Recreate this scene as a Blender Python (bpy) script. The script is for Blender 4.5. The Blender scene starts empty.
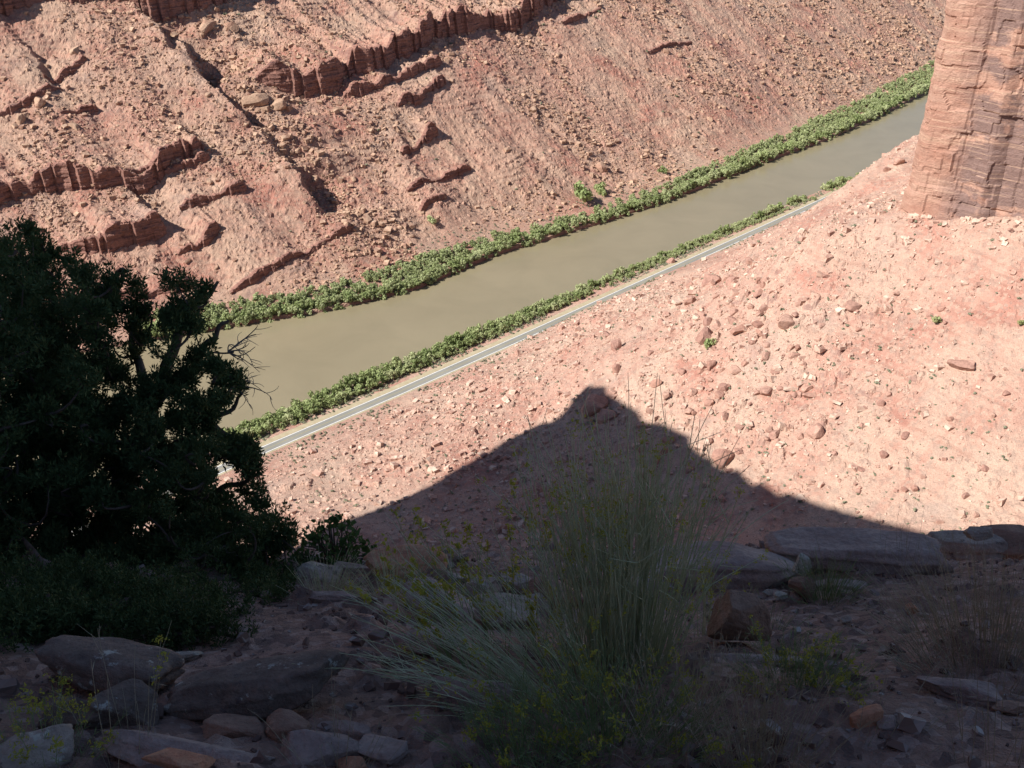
import bpy, bmesh, math, random
import numpy as np
from mathutils import Vector, Matrix

# ------------------------------------------------------------------ camera, sky, sun, exposure
H = 320.0                      # camera height above the river, metres
F = 1079.0                     # focal length in pixels of the 1024 px wide frame
TH = math.radians(28.0)        # downward pitch
EL = math.radians(42.0)        # sun elevation
SUNH = np.array([-0.905, -0.425]); SUNH /= np.linalg.norm(SUNH)
SUN = np.array([SUNH[0]*math.cos(EL), SUNH[1]*math.cos(EL), math.sin(EL)])

scn = bpy.context.scene
C = scn.collection
cd = bpy.data.cameras.new('camera'); cam = bpy.data.objects.new('camera', cd); C.objects.link(cam)
cam.location = (0, 0, H); cam.rotation_euler = (math.pi/2 - TH, 0, 0)
cd.sensor_width = 36.0; cd.lens = 36.0*F/1024.0; cd.clip_start = 0.05; cd.clip_end = 30000
scn.camera = cam
w = bpy.data.worlds.new('World'); scn.world = w; w.use_nodes = True
nt = w.node_tree; bg = nt.nodes['Background']
sky = nt.nodes.new('ShaderNodeTexSky'); sky.sky_type = 'NISHITA'; sky.sun_disc = False
sky.sun_elevation = EL; sky.sun_rotation = math.atan2(SUNH[0], SUNH[1]) % (2*math.pi)
sky.altitude = 1500
nt.links.new(sky.outputs[0], bg.inputs[0]); bg.inputs[1].default_value = 0.071; sky.air_density = 0.8; sky.dust_density = 0.2
sl = bpy.data.lights.new('sun', 'SUN'); so = bpy.data.objects.new('sun', sl); C.objects.link(so)
sl.energy = 5.0; sl.angle = math.radians(0.4); sl.color = (1.0, 0.955, 0.88)
so.rotation_euler = Vector(SUN).to_track_quat('Z', 'Y').to_euler(); so.location = (-300, -300, 900)
scn.view_settings.view_transform = 'Standard'; scn.view_settings.look = 'None'
scn.view_settings.exposure = 0.58; scn.view_settings.gamma = 1.0; scn.view_settings.use_curve_mapping = False
scn.render.engine = 'CYCLES'
scn.cycles.use_denoising = True
scn.cycles.max_bounces = 5; scn.cycles.diffuse_bounces = 2; scn.cycles.glossy_bounces = 2
scn.cycles.transparent_max_bounces = 8

# ------------------------------------------------------------------ numpy noise
def _h(ix, iy, seed):
    a = (ix.astype(np.int64)*374761393 + iy.astype(np.int64)*668265263 + seed*2147483647 + 1013904223) & 0xffffffff
    a = ((a ^ (a >> 13))*1274126177) & 0xffffffff
    a = ((a ^ (a >> 16))*2246822519) & 0xffffffff
    a ^= a >> 13
    return a.astype(np.float64)/4294967296.0
def vn(x, y, seed=0):
    x = np.asarray(x, float); y = np.asarray(y, float)
    ix = np.floor(x); iy = np.floor(y); fx = x-ix; fy = y-iy
    fx = fx*fx*(3-2*fx); fy = fy*fy*(3-2*fy)
    a = _h(ix, iy, seed); b = _h(ix+1, iy, seed); c = _h(ix, iy+1, seed); d = _h(ix+1, iy+1, seed)
    return (a*(1-fx)+b*fx)*(1-fy) + (c*(1-fx)+d*fx)*fy - 0.5
def fbm(x, y, o=4, seed=0, g=0.5):
    r = 0; a = 1.0
    for i in range(o):
        r = r + a*vn(x*2**i+i*17.3, y*2**i-i*9.1, seed+i); a *= g
    return r
def rockbump(x, y, cell, seed, dens=0.6, hs=0.6):
    """blocky bumps: the tallest of the boulders scattered one per cell"""
    x = np.asarray(x, float)/cell; y = np.asarray(y, float)/cell
    ix = np.floor(x); iy = np.floor(y); best = np.zeros_like(x)
    for dx in (-1, 0, 1):
        for dy in (-1, 0, 1):
            cx = ix+dx; cy = iy+dy
            px = cx+_h(cx, cy, seed); py = cy+_h(cx, cy, seed+1)
            r = 0.12+0.42*_h(cx, cy, seed+2)**2.0
            a = _h(cx, cy, seed+3)*6.283
            u = (x-px)*np.cos(a)+(y-py)*np.sin(a); v = -(x-px)*np.sin(a)+(y-py)*np.cos(a)
            d = np.maximum(np.abs(u), np.abs(v)*1.25)/r*0.6 + np.hypot(u, v)/r*0.4
            hgt = r*np.clip((1.0-d)*3.2, 0, 1)*(0.6+0.4*_h(cx, cy, seed+5)) + r*0.25*np.clip(1-d, 0, 1)*u/r
            hgt = np.where(_h(cx, cy, seed+4) < dens, hgt, 0)
            best = np.maximum(best, hgt)
    return best*cell*hs*2
def ss(x, a, b):
    t = np.clip((x-a)/(b-a), 0, 1); return t*t*(3-2*t)
def smax(a, b, k):
    h = np.clip(0.5+0.5*(a-b)/k, 0, 1); return b+(a-b)*h + k*h*(1-h)

# ------------------------------------------------------------------ axes of the canyon: s runs along the river, n across it
R2 = math.sqrt(0.5)
def sn(x, y): return (x+y)*R2, (y-x)*R2
def xy(s, n): return (s-n)*R2, (s+n)*R2
def ray(u, v):
    dx = (u-512)/F; dy = (384-v)/F
    return np.array([dx, math.cos(TH)+dy*math.sin(TH), -math.sin(TH)+dy*math.cos(TH)])
def march(u, v, fn, t0, t1, k):
    d = ray(u, v); t = np.linspace(t0, t1, k)
    x = d[0]*t; y = d[1]*t; z = H+d[2]*t
    below = z < fn(x, y)
    i = int(np.argmax(below)) if below.any() else k-1
    return np.array([x[i], y[i], z[i]]), t[i]

_bs = [200, 345, 411, 483, 529, 577, 631, 689, 756, 831, 942, 1077, 1179, 1351, 2100]
_bn = [680, 624, 597, 582, 587, 591, 586, 580.5, 578, 577.5, 583.5, 582.5, 590, 608, 700]
def far_bank(s): return np.interp(s, _bs, _bn) + 2.0*fbm(s/26, s*0, 3, 5)
def near_bank(s): return 493.5 + 2.0*fbm(s/30, s*0+3.3, 3, 9) - 5*ss(np.asarray(s, float), 380, 300)*0
_rs = [-400, 150, 267, 364, 490, 627, 800, 909, 1200, 1900]
_rn = [440, 461, 463, 462.2, 463.5, 466.5, 470, 473, 483, 520]
def road_n(s): return np.interp(s, _rs, _rn)
ROADZ = 4.0

# ------------------------------------------------------------------ far hillside
def far_base(s, n):
    d = n-far_bank(s)
    z = np.where(d < 0, -3.5+0*d, -3.5+6.0*ss(d, 0, 3)) + 2.2*ss(d, 3, 28)
    up = np.maximum(d-24, 0)
    return z + np.where(up < 40, 0.55*up*up/80, 0.55*(up-20))
def fb_xy(x, y):
    s, n = sn(x, y); return far_base(s, n)
def hit_far(u, v):
    p, t = march(u, v, fb_xy, 600, 2400, 3600)
    return sn(p[0], p[1])
# ledge feet as seen from the rim, then turned into places on the hillside: (points, height, bench length)
LEDGES = [
    ([(-60, 222), (0, 207), (35, 200), (60, 192), (100, 193), (135, 186), (160, 168), (203, 152)], 15, 30),
    ([(128, 186), (150, 176), (180, 168), (206, 158)], 6, 14),
    ([(-60, 130), (10, 112), (45, 95), (60, 85)], 5, 12),
    ([(40, 77), (60, 68), (85, 56)], 4, 12),
    ([(60, 115), (95, 102)], 4, 9),
    ([(60, 250), (90, 252), (130, 243), (163, 232)], 18, 34),
    ([(150, 216), (180, 212), (225, 198), (243, 190)], 7, 18),
    ([(175, 256), (205, 243), (218, 232)], 7, 20),
    ([(225, 296), (275, 272), (352, 232)], 4, 12),
    ([(60, 310), (140, 300), (190, 285)], 6, 18),
    ([(262, 84), (300, 88), (340, 90), (352, 80), (372, 72), (405, 58), (440, 42), (475, 30), (512, 22), (545, 5), (600, -30)], 25, 60),
    ([(340, 100), (375, 92), (410, 80), (440, 66)], 6, 14),
    ([(398, 112), (420, 104), (445, 86)], 11, 24),
    ([(395, 156), (415, 148), (436, 134)], 8, 18),
    ([(400, 196), (440, 180), (468, 166)], 4, 12),
    ([(420, 214), (445, 203)], 4, 9),
    ([(-80, 30), (0, 11), (45, -2), (100, -3), (150, 8), (200, 6), (240, -4), (300, -40)], 30, 60),
    ([(560, 28), (600, 14)], 4, 10), ([(640, 60), (690, 48)], 3, 10),
]
_led = []
for _pts, _hh, _L in LEDGES:
    q = np.array(sorted([hit_far(*p) for p in _pts])); _led.append((q[:, 0], q[:, 1], _hh, _L))
def lip(i, s_):
    qs, qn, hh, L = _led[i]; c = s_/19.0 + 1.5*vn(s_/9, s_*0, 60+i)
    return np.interp(s_, qs, qn) + min(3.4, hh*0.22)*(c-np.floor(c)-0.5) + min(9, hh*0.5)*fbm(s_/42, s_*0+i, 2, 70+i)
def ledge_h(i, s_):
    qs, qn, hh, L = _led[i]; a, b = qs[0], qs[-1]; e = min(14, (b-a)*0.2)
    return hh*ss(s_, a-e*0.5, a+e)*(1-ss(s_, b-e*0.35, b+e*0.35))*np.clip(0.8+(0.6 if hh > 10 else 1.7)*fbm(s_/17, s_*0+5, 3, 80+i), 0, 1.4)
GS = hit_far(255, 140)[0]; GS1 = hit_far(165, 42)[0]; GN0 = hit_far(215, 60)[1]; GN1 = hit_far(330, 215)[1]
GA = hit_far(30, 40)[0]
def ridge_drop(s, n, s0, depth, wid, rec, n0, n1, seed):
    """ground falls away on the +s side of a rib, and comes back further along"""
    sc = s0 + 14*fbm(n/55, n*0, 2, seed) + 5*fbm(n/13, n*0+4, 2, seed+5)
    depth = depth*np.clip(.8+1.6*fbm(n/24, n*0+9, 2, seed+7), .4, 1.5)
    d = s-sc
    prof = ss(d, 0, wid)*np.exp(-np.maximum(d-wid, 0)/rec) - 0.35*np.exp(-(np.minimum(d, 0)/18)**2)*(d < 0) - 0.35*(d >= 0)*np.exp(-np.maximum(d, 0)/4)
    f = ss(n, n0-15, n0+25)*(1-ss(n, n1-30, n1+25))
    return -depth*prof*f
def far_fn(s, n, detail=True):
    s = np.asarray(s, float); n = np.asarray(n, float)
    z = far_base(s, n); d = n-far_bank(s)
    m = ss(d, 28, 75)
    z = z + m*(9*fbm(s/120, n/260, 3, 21) + 6*(1-.7*ss(s, 750, 950))*fbm(s/34+0.2*fbm(n/50, s/50, 2, 3), n/170, 3, 33))
    z = z + ridge_drop(s, n, GS, 17, 13, 60, GN1, GN0+90, 41)
    z = z + ridge_drop(s, n, GS1, 8, 8, 24, GN1+130, GN0+150, 43)
    z = z + ridge_drop(s, n, GA, 7, 8, 30, GN1+150, GN0+150, 44)
    for i, (qs, qn, hh, L) in enumerate(_led):
        a, b = qs[0], qs[-1]; e = min(14, (b-a)*0.2)
        lo = 15; sel = (s > a-lo) & (s < b+lo)
        if not sel.any(): continue
        s_ = s[sel]; n_ = n[sel]
        dd = n_-lip(i, s_); h2 = ledge_h(i, s_)
        z[sel] += h2*ss(dd, -.1, 1.0)*np.exp(-np.maximum(dd-1.0, 0)/L)
    if detail:
        z = z + m*(2.4*fbm(s/11, n/15, 4, 51) + 1.0*np.abs(fbm(s/4, n/4, 3, 57)))
        # thin beds cropping out as many little steps
        zb = z/4.6 + 2.6*fbm(s/50, n/50, 3, 61)
        fr = zb-np.floor(zb)
        k = m*(1-ss(s, 700, 1000)*0.8)*np.clip(vn(s/70, n/45, 62)*3+0.6, 0, 1)
        z = z + k*1.0*(ss(fr, 0.0, 0.22)-fr)
        dn = 0.25+0.5*np.clip(vn(s/60, n/60, 66)+0.5, 0, 1)
        z = z + m*(rockbump(s, n, 5.0, 101, 0.5, 0.33)*(dn > 0.3) + rockbump(s+7, n, 2.9, 111, 0.7, 0.33))
        z = z + (1-m)*(d > 4)*0.5*fbm(s/6, n/6, 3, 71)
    return z

# ------------------------------------------------------------------ near side: side canyon floor, talus under the cliff, flank of the rim
CS, CN = 526.0, 228.0          # foot of the cliff corner
def cliff_dist(s, n): return np.hypot(np.maximum(CS-s, 0), np.maximum(n-CN, 0))
def near_fn(s, n, detail=True):
    s = np.asarray(s, float); n = np.asarray(n, float)
    rn = road_n(s); d = np.maximum(rn-12-n, 0)
    fan = ROADZ-0.3 + 0.11*d + 0.00022*d*d + 3*ss(d, 0, 14)*ss(s, 330, 420)
    D = cliff_dist(s, n)
    tal = 136 + 0.16*np.maximum(CN-n, 0)*ss(n, -200, 200) - 0.68*D + 0.00052*D*D + 5*np.exp(-((D-14)/14)**2) + 15*np.exp(-((D-48)/34)**2)*ss(n, CN+4, CN+40)*ss(s, 455, 500)
    tal = tal + 44*np.exp(-((n-350)/42)**2-((s-790)/150)**2)
    tal = tal + 5*fbm(s/90+4, n/90, 3, 23)*ss(D, 10, 60)
    prm = 165 - 0.74*np.maximum(s+14, 0) + 0.0004*np.maximum(s+14, 0)**2 - 0.72*np.maximum(n-330, 0)
    z = smax(smax(fan, tal, 12), prm, 14)
    g = ss(d, 0, 30)
    z = z + g*(4.0*fbm(s/55, n/55, 3, 26))
    # blocky little outcrop near the road
    o = np.exp(-(((s-505)/26)**2+((n-415)/13)**2))
    z = z + 5*o*g*(0.6+fbm(s/7, n/7, 3, 29))
    wb = near_bank(s)
    if detail:
        z = z + g*(1.1*fbm(s/12, n/12, 4, 27))
        dn = np.clip(0.55+1.3*vn(s/70, n/70, 28), 0, 1)
        z = z + g*dn*(rockbump(s, n, 8.0, 201, 0.35, 0.36)) + g*(0.5+.5*dn)*rockbump(s+3, n+9, 3.4, 211, 0.5, 0.36)
        z = z + (1-g)*0.25*fbm(s/5, n/5, 3, 30)*(np.abs(n-rn) > 6.5)
    # the bench that carries the road, then the bank down into the water
    flat = (1-ss(np.abs(n-rn), 5.2, 8.5))
    z = z*(1-flat) + (ROADZ-0.06)*flat
    z = np.where(n > rn+5.2, ROADZ-0.1-1.2*ss(n, rn+8.6, rn+15)+ (0.3*fbm(s/4, n/4, 3, 31)*ss(n, rn+8.3, rn+10) if detail else 0), z)
    z = z*(1-ss(n, wb-3, wb+1)) + (-3.5)*ss(n, wb-3, wb+1)
    return z
def nf_xy(x, y):
    s, n = sn(x, y); return near_fn(s, n, False)
def hit_near(u, v):
    p, t = march(u, v, nf_xy, 130, 1500, 5500); return p

# ------------------------------------------------------------------ object helpers
def tag(o, label=None, cat=None, group=None, kind=None):
    if label: o['label'] = label
    if cat: o['category'] = cat
    if group: o['group'] = group
    if kind: o['kind'] = kind
    return o
def mesh_np(name, V, Fq, mat, smooth=False, parent=None, loc=None):
    me = bpy.data.meshes.new(name)
    V = np.asarray(V, np.float32); Fq = np.asarray(Fq, np.int32); k = Fq.shape[1]
    me.vertices.add(len(V)); me.vertices.foreach_set('co', V.ravel())
    me.loops.add(Fq.size); me.loops.foreach_set('vertex_index', Fq.ravel())
    me.polygons.add(len(Fq)); me.polygons.foreach_set('loop_start', np.arange(len(Fq), dtype=np.int32)*k)
    me.update(calc_edges=True); me.validate()
    me.polygons.foreach_set('use_smooth', np.full(len(me.polygons), smooth))
    if mat: me.materials.append(mat)
    o = bpy.data.objects.new(name, me); C.objects.link(o)
    if parent: o.parent = parent
    if loc is not None: o.location = loc
    return o
def grid_faces(nr, nc):
    i = np.arange(nr-1)[:, None]*nc + np.arange(nc-1)[None, :]
    i = i.ravel(); return np.stack([i, i+1, i+nc+1, i+nc], 1)
def empty(name, loc, label, cat, group=None):
    o = bpy.data.objects.new(name, None); C.objects.link(o); o.location = loc
    return tag(o, label, cat, group)

# ------------------------------------------------------------------ materials
class M:
    def __init__(s, name, rough=0.9):
        s.m = bpy.data.materials.new(name); s.m.use_nodes = True; s.t = s.m.node_tree; s.N = s.t.nodes
        s.b = s.N['Principled BSDF']; s.b.inputs['Roughness'].default_value = rough
        s.b.inputs['Specular IOR Level'].default_value = 0.2
        s.g = s.N.new('ShaderNodeNewGeometry')
    def L(s, a, b): s.t.links.new(a, b)
    def pos(s, sc=(1, 1, 1)):
        m = s.N.new('ShaderNodeMapping'); m.inputs['Scale'].default_value = sc; s.L(s.g.outputs['Position'], m.inputs[0]); return m.outputs[0]
    def noise(s, scale, detail=4, rough=0.55, vec=None, dist=0.0):
        n = s.N.new('ShaderNodeTexNoise'); n.inputs['Scale'].default_value = scale; n.inputs['Detail'].default_value = detail
        n.inputs['Roughness'].default_value = rough; n.inputs['Distortion'].default_value = dist
        s.L(vec if vec is not None else s.pos(), n.inputs['Vector']); return n.outputs['Fac']
    def vor(s, scale, out='Color', vec=None, feat='F1'):
        n = s.N.new('ShaderNodeTexVoronoi'); n.feature = feat; n.inputs['Scale'].default_value = scale
        s.L(vec if vec is not None else s.pos(), n.inputs['Vector']); return n.outputs[out]
    def sep(s, c, i=0):
        n = s.N.new('ShaderNodeSeparateColor'); s.L(c, n.inputs[0]); return n.outputs[i]
    def ramp(s, f, stops):
        r = s.N.new('ShaderNodeValToRGB'); e = r.color_ramp.elements
        while len(e) < len(stops): e.new(0.5)
        for k, (p, c) in enumerate(stops):
            e[k].position = p; e[k].color = (*c, 1) if isinstance(c, tuple) else (c, c, c, 1)
        s.L(f, r.inputs[0]); return r.outputs[0]
    def mix(s, f, a, b, mode='MIX'):
        n = s.N.new('ShaderNodeMix'); n.data_type = 'RGBA'; n.blend_type = mode
        for sock, v in ((n.inputs[0], f), (n.inputs[6], a), (n.inputs[7], b)):
            if isinstance(v, (int, float)): sock.default_value = v
            elif isinstance(v, tuple): sock.default_value = (*v, 1)
            else: s.L(v, sock)
        return n.outputs[2]
    def math(s, op, a, b=0.5):
        n = s.N.new('ShaderNodeMath'); n.operation = op
        for sock, v in ((n.inputs[0], a), (n.inputs[1], b)):
            if isinstance(v, (int, float)): sock.default_value = v
            else: s.L(v, sock)
        return n.outputs[0]
    def bump(s, hgt, dist, strength=1.0):
        n = s.N.new('ShaderNodeBump'); n.inputs['Distance'].default_value = dist; n.inputs['Strength'].default_value = strength
        s.L(hgt, n.inputs['Height']); s.L(n.outputs[0], s.b.inputs['Normal'])
    def col(s, c):
        if isinstance(c, tuple): s.b.inputs['Base Color'].default_value = (*c, 1)
        else: s.L(c, s.b.inputs['Base Color'])
        return s.m
    def rnd(s):
        n = s.N.new('ShaderNodeObjectInfo'); return n.outputs['Random']

PALE = (.53, .36, .265); PINK = (.47, .265, .20); RED = (.41, .185, .14); GREYR = (.36, .25, .21)
def hillside_mat(name, pale, pink, red, grey, big, streak):
    m = M(name)
    a = m.noise(1/big, 5, .6, dist=.15)
    c = m.mix(m.ramp(a, [(.36, 0.), (.62, 1.)]), pink, pale)
    r = m.noise(1/(big*.8), 4, .6, m.pos((1, 1, 2.2)), .2)
    c = m.mix(m.ramp(r, [(.52, 0.), (.66, .9)]), c, red)
    gmask = m.noise(1/(big*.5), 5, .65, m.pos((1.1, 1, 1)), .4)
    c = m.mix(m.ramp(gmask, [(.55, 0.), (.70, .75)]), c, grey)
    # wash streaks running down the slope
    m1 = m.N.new('ShaderNodeMapping'); m1.inputs['Rotation'].default_value = (0, 0, -math.pi/4); m.L(m.g.outputs['Position'], m1.inputs[0])
    m2 = m.N.new('ShaderNodeMapping'); m2.inputs['Scale'].default_value = streak; m.L(m1.outputs[0], m2.inputs[0])
    sk = m.noise(1., 4, .6, m2.outputs[0], .3)
    c = m.mix(m.ramp(sk, [(.52, 0.), (.66, .55)]), c, red); c = m.mix(m.ramp(sk, [(.30, .5), (.42, 0.)]), c, pale)
    # thin bedding colour where the rock crops out
    bed = m.noise(1.0, 3, .6, m.pos((.012, .012, .45)))
    c = m.mix(.55, c, m.mix(1.0, c, m.ramp(bed, [(.3, (.72, .62, .6)), (.5, (1., 1., 1.)), (.7, (1.15, 1.12, 1.1))]), 'MULTIPLY'))
    # stone by stone variation
    st = m.vor(.55); v = m.sep(st, 0); v2 = m.sep(st, 1)
    c = m.mix(m.math('MULTIPLY', m.math('GREATER_THAN', v, .72), .45), c, pale)
    c = m.mix(m.math('MULTIPLY', m.math('GREATER_THAN', v2, .80), .38), c, (grey[0]*.75, grey[1]*.75, grey[2]*.75))
    fine = m.noise(1.6, 4, .7)
    c = m.mix(.8, c, m.mix(1.0, c, m.ramp(fine, [(.3, .70), (.7, 1.22)]), 'MULTIPLY'))
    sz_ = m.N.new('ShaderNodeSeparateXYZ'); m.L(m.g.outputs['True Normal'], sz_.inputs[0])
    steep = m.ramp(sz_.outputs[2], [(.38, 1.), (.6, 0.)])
    c = m.mix(m.math('MULTIPLY', steep, .7), c, (red[0]*.6, red[1]*.7, red[2]*.8))  # steep bedrock redder than talus, darkened further to deepen shade on ledge faces
    m.bump(fine, 1.1, .8)
    return m.col(c)
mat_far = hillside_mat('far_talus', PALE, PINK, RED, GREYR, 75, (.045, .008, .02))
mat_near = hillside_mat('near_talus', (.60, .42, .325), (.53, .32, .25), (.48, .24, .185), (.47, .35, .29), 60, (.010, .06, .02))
def rock_mat(name, a, b, c, sc=.25):
    m = M(name)
    col = m.ramp(m.rnd(), [(0., a), (.5, b), (1., c)])
    f = m.noise(sc*3, 5, .65)
    vc = m.sep(m.vor(.18), 0)
    col = m.mix(m.ramp(vc, [(.35, 0.), (.9, .7)]), col, c)
    col = m.mix(.9, col, m.mix(1., col, m.ramp(f, [(.3, .62), (.7, 1.2)]), 'MULTIPLY'))
    m.bump(f, .5, .8); return m.col(col)
mat_rock_far = rock_mat('far_boulder_stone', (.46, .30, .21), (.36, .20, .145), (.50, .34, .24))
mat_rock_near = rock_mat('near_boulder_stone', (.42, .23, .175), (.54, .34, .265), (.36, .20, .16))

# ------------------------------------------------------------------ ground sheets, river, road
m = M('desert_ground'); mat_ground = m.col(m.ramp(m.noise(.01, 5), [(.3, PINK), (.7, PALE)]))
g = mesh_np('ground', [(-9000, -9000, -8), (9000, -9000, -8), (9000, 9000, -8), (-9000, 9000, -8)], [(0, 1, 2, 3)], mat_ground)
tag(g, 'reddish desert ground under the canyon', kind='structure')

def spaced(a, b, d0, d1):
    out = [a]
    while out[-1] < b:
        f = (out[-1]-a)/(b-a); out.append(out[-1]+d0+(d1-d0)*f)
    return np.array(out)
S = spaced(110, 2050, 0.95, 2.3); Nn = np.concatenate([spaced(560, 620, 1.0, .8), spaced(620.6, 900, 0.65, .8), spaced(901.2, 1180, 1.0, 1.7)])
SS, NN = np.meshgrid(S, Nn); Z = far_fn(SS, NN); X, Y = xy(SS, NN)
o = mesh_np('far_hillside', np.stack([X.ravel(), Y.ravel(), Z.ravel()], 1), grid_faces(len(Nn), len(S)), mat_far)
tag(o, 'pinkish red rocky hillside with broken ledges beyond the river', kind='structure')
S = spaced(-60, 1150, 0.72, 1.6); Nn = spaced(-120, 498, 1.05, 0.75)
SS, NN = np.meshgrid(S, Nn); Z = near_fn(SS, NN); X, Y = xy(SS, NN)
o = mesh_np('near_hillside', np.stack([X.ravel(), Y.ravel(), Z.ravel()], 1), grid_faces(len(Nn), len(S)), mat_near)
tag(o, 'sunlit pink talus slope below the cliff with a large shadow', kind='structure')

m = M('ledge_rock', .9)
bd = m.noise(1., 4, .65, m.pos((.03, .03, .9))); c = m.ramp(bd, [(.3, (.13, .07, .065)), (.45, (.24, .12, .095)), (.56, (.34, .18, .14)), (.66, (.16, .09, .08)), (.78, (.40, .26, .20))])
q_ = m.noise(.5, 5, .7); c = m.mix(.8, c, m.mix(1., c, m.ramp(q_, [(.3, .65), (.7, 1.2)]), 'MULTIPLY')); m.bump(q_, .7, .8); mat_ledge = m.col(c)
LLAB = {0: 'long broken ledge with a dark face low on the left hillside', 1: 'short ledge tucked under the right end of the long left one', 2: 'thin ledge by the bright boulders on the left hillside',
 5: 'thick dark faced ledge just above the juniper top', 6: 'small ledge between the thick left ledge and the gully', 7: 'lowest short ledge left of the gully mouth', 8: 'thin slanting ledge nearest the river on the left',
 10: 'tallest ledge wall running up from the gully to the top edge', 11: 'thin ledge right under the tallest ledge wall', 12: 'stubby ledge with a deep shadow below the tallest wall', 13: 'short dark ledge right of centre on the far hillside',
 14: 'lowest thin ledge right of the gully', 16: 'dark ledge wall along the top left edge of the view'}
for i, (qs, qn, hh, L) in enumerate(_led):
    a = np.arange(qs[0]-2, qs[-1]+2, .6); h_ = ledge_h(i, a); k_ = h_ > 1.0; a = a[k_]
    if len(a) < 8: continue
    l0 = lip(i, a); zt = far_fn(a, l0+1.6); zf = np.minimum(far_fn(a, l0-2.4), zt-1.0)-1.5
    nr = int(max(6, (zt-zf).max()/.5)); v = np.linspace(0, 1, nr)[:, None]; A = np.repeat(a[None], nr, 0); Z_ = zf[None]+(zt-zf)[None]*v
    bed = Z_/1.7+.6*vn(A/30, A*0, 700+i); b_ = np.floor(bed); big_ = np.floor(Z_/5.3+.4*vn(A/22, A*0, 710+i)); cl_ = np.floor(A/6.7+big_*.37+.5*vn(A/9, Z_/9, 711+i))
    out = .9 + .10*(zt[None]-Z_) + .75*(_h(b_, b_*0, 720+i)-.3) + 1.5*(_h(cl_, big_, 730+i)-.35)*min(1, hh/12) + .6*(_h(np.floor(A/2.9+b_*.4), b_, 740+i)-.5) + 1.1*fbm(A/7, Z_/5, 4, 750+i)
    N_ = l0[None]-out; capN = np.stack([l0+.3, l0+2.2]); capZ = np.stack([zt+.35, zt+.1])
    A = np.concatenate([A, A[:2]]); N_ = np.concatenate([N_, capN]); Z_ = np.concatenate([Z_, capZ]); X, Y = xy(A, N_)
    o = mesh_np('rock_ledge', np.stack([X.ravel(), Y.ravel(), Z_.ravel()], 1), grid_faces(len(A), len(a)), mat_ledge)
    if i in LLAB: tag(o, LLAB[i], 'rock ledge')
    else: tag(o, 'minor thin ledge cropping out of the far hillside', 'rock ledge', 'minor ledges on the far hillside')

m = M('muddy_water', .22)
m.b.inputs['Specular IOR Level'].default_value = .5
f = m.noise(.02, 4, .6, m.pos((1, 1, 1)), .5)
c = m.mix(m.ramp(f, [(.35, 0.), (.65, 1.)]), (.255, .215, .135), (.285, .24, .152))
m.bump(m.noise(.7, 3, .6), .05, .35); mat_water = m.col(c)
S = np.linspace(-300, 2600, 60); 
V = [(*xy(s, n), 0.) for n in (480, 540, 600, 760) for s in S]
o = mesh_np('river', V, grid_faces(4, 60), mat_water); tag(o, 'wide muddy brown river crossing the canyon floor', kind='structure')

def ribbon(name, off0, off1, z, mat, S, th=0.0):
    rn = road_n(S); V = []
    for off in (off0, off1):
        x, y = xy(S, rn+off); V += [(a, b, z) for a, b in zip(x, y)]
    return mesh_np(name, V, grid_faces(2, len(S)), mat)
m = M('road_asphalt'); c = m.mix(m.ramp(m.noise(.05, 4, .6), [(.35, 0.), (.65, 1.)]), (.24, .235, .215), (.28, .275, .25))
mat_asph = m.col(m.mix(.5, c, m.mix(1., c, m.ramp(m.noise(3, 3), [(.3, .8), (.7, 1.2)]), 'MULTIPLY')))
m = M('road_shoulder_gravel'); mat_should = m.col(m.ramp(m.noise(.35, 5, .7), [(.3, (.36, .30, .19)), (.7, (.50, .43, .30))]))
m = M('white_road_paint'); mat_white = m.col(m.ramp(m.noise(.8, 4, .7), [(.3, .62), (.6, .82)]))
m = M('yellow_road_paint'); mat_yel = m.col((.42, .34, .12))
SR = np.arange(-60, 1150, 6.0)
tag(ribbon('road_shoulder', -5.2, 8.2, ROADZ-.03+.02, mat_should, SR), 'pale gravel shoulder beside the road', kind='structure')
rd = ribbon('road', -3.75, 3.75, ROADZ+.03, mat_asph, SR); tag(rd, 'grey two lane road following the river bank', kind='structure')
for off in (-3.3, 3.3):
    l = ribbon('road_edge_line', off-.26, off+.26, ROADZ+.036, mat_white, SR, 0); l.parent = rd
l = ribbon('road_centre_line', -.13, .13, ROADZ+.036, mat_yel, SR, 0); l.parent = rd

# ------------------------------------------------------------------ unseen mesa behind and left of the camera, shaped only to cast the big shadow
SH = [(352, 548), (385, 527), (430, 492), (470, 462), (500, 444), (530, 430), (556, 421), (573, 414), (579, 411), (582, 391), (592, 387), (606, 391), (610, 401), (622, 404),
      (640, 414), (668, 426), (690, 436), (712, 458), (740, 470), (762, 482), (790, 493), (830, 508), (870, 522), (905, 532), (935, 542), (975, 552), (1020, 560)]
MS = -60.0
sunsn = np.array([(SUN[0]+SUN[1])*R2, (SUN[1]-SUN[0])*R2, SUN[2]])
prof = []
for u, v in SH:
    p = hit_near(u, v); s0, n0 = sn(p[0], p[1]); k = (MS-s0)/sunsn[0]
    prof.append((n0+k*sunsn[1], p[2]+k*sunsn[2]))

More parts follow.
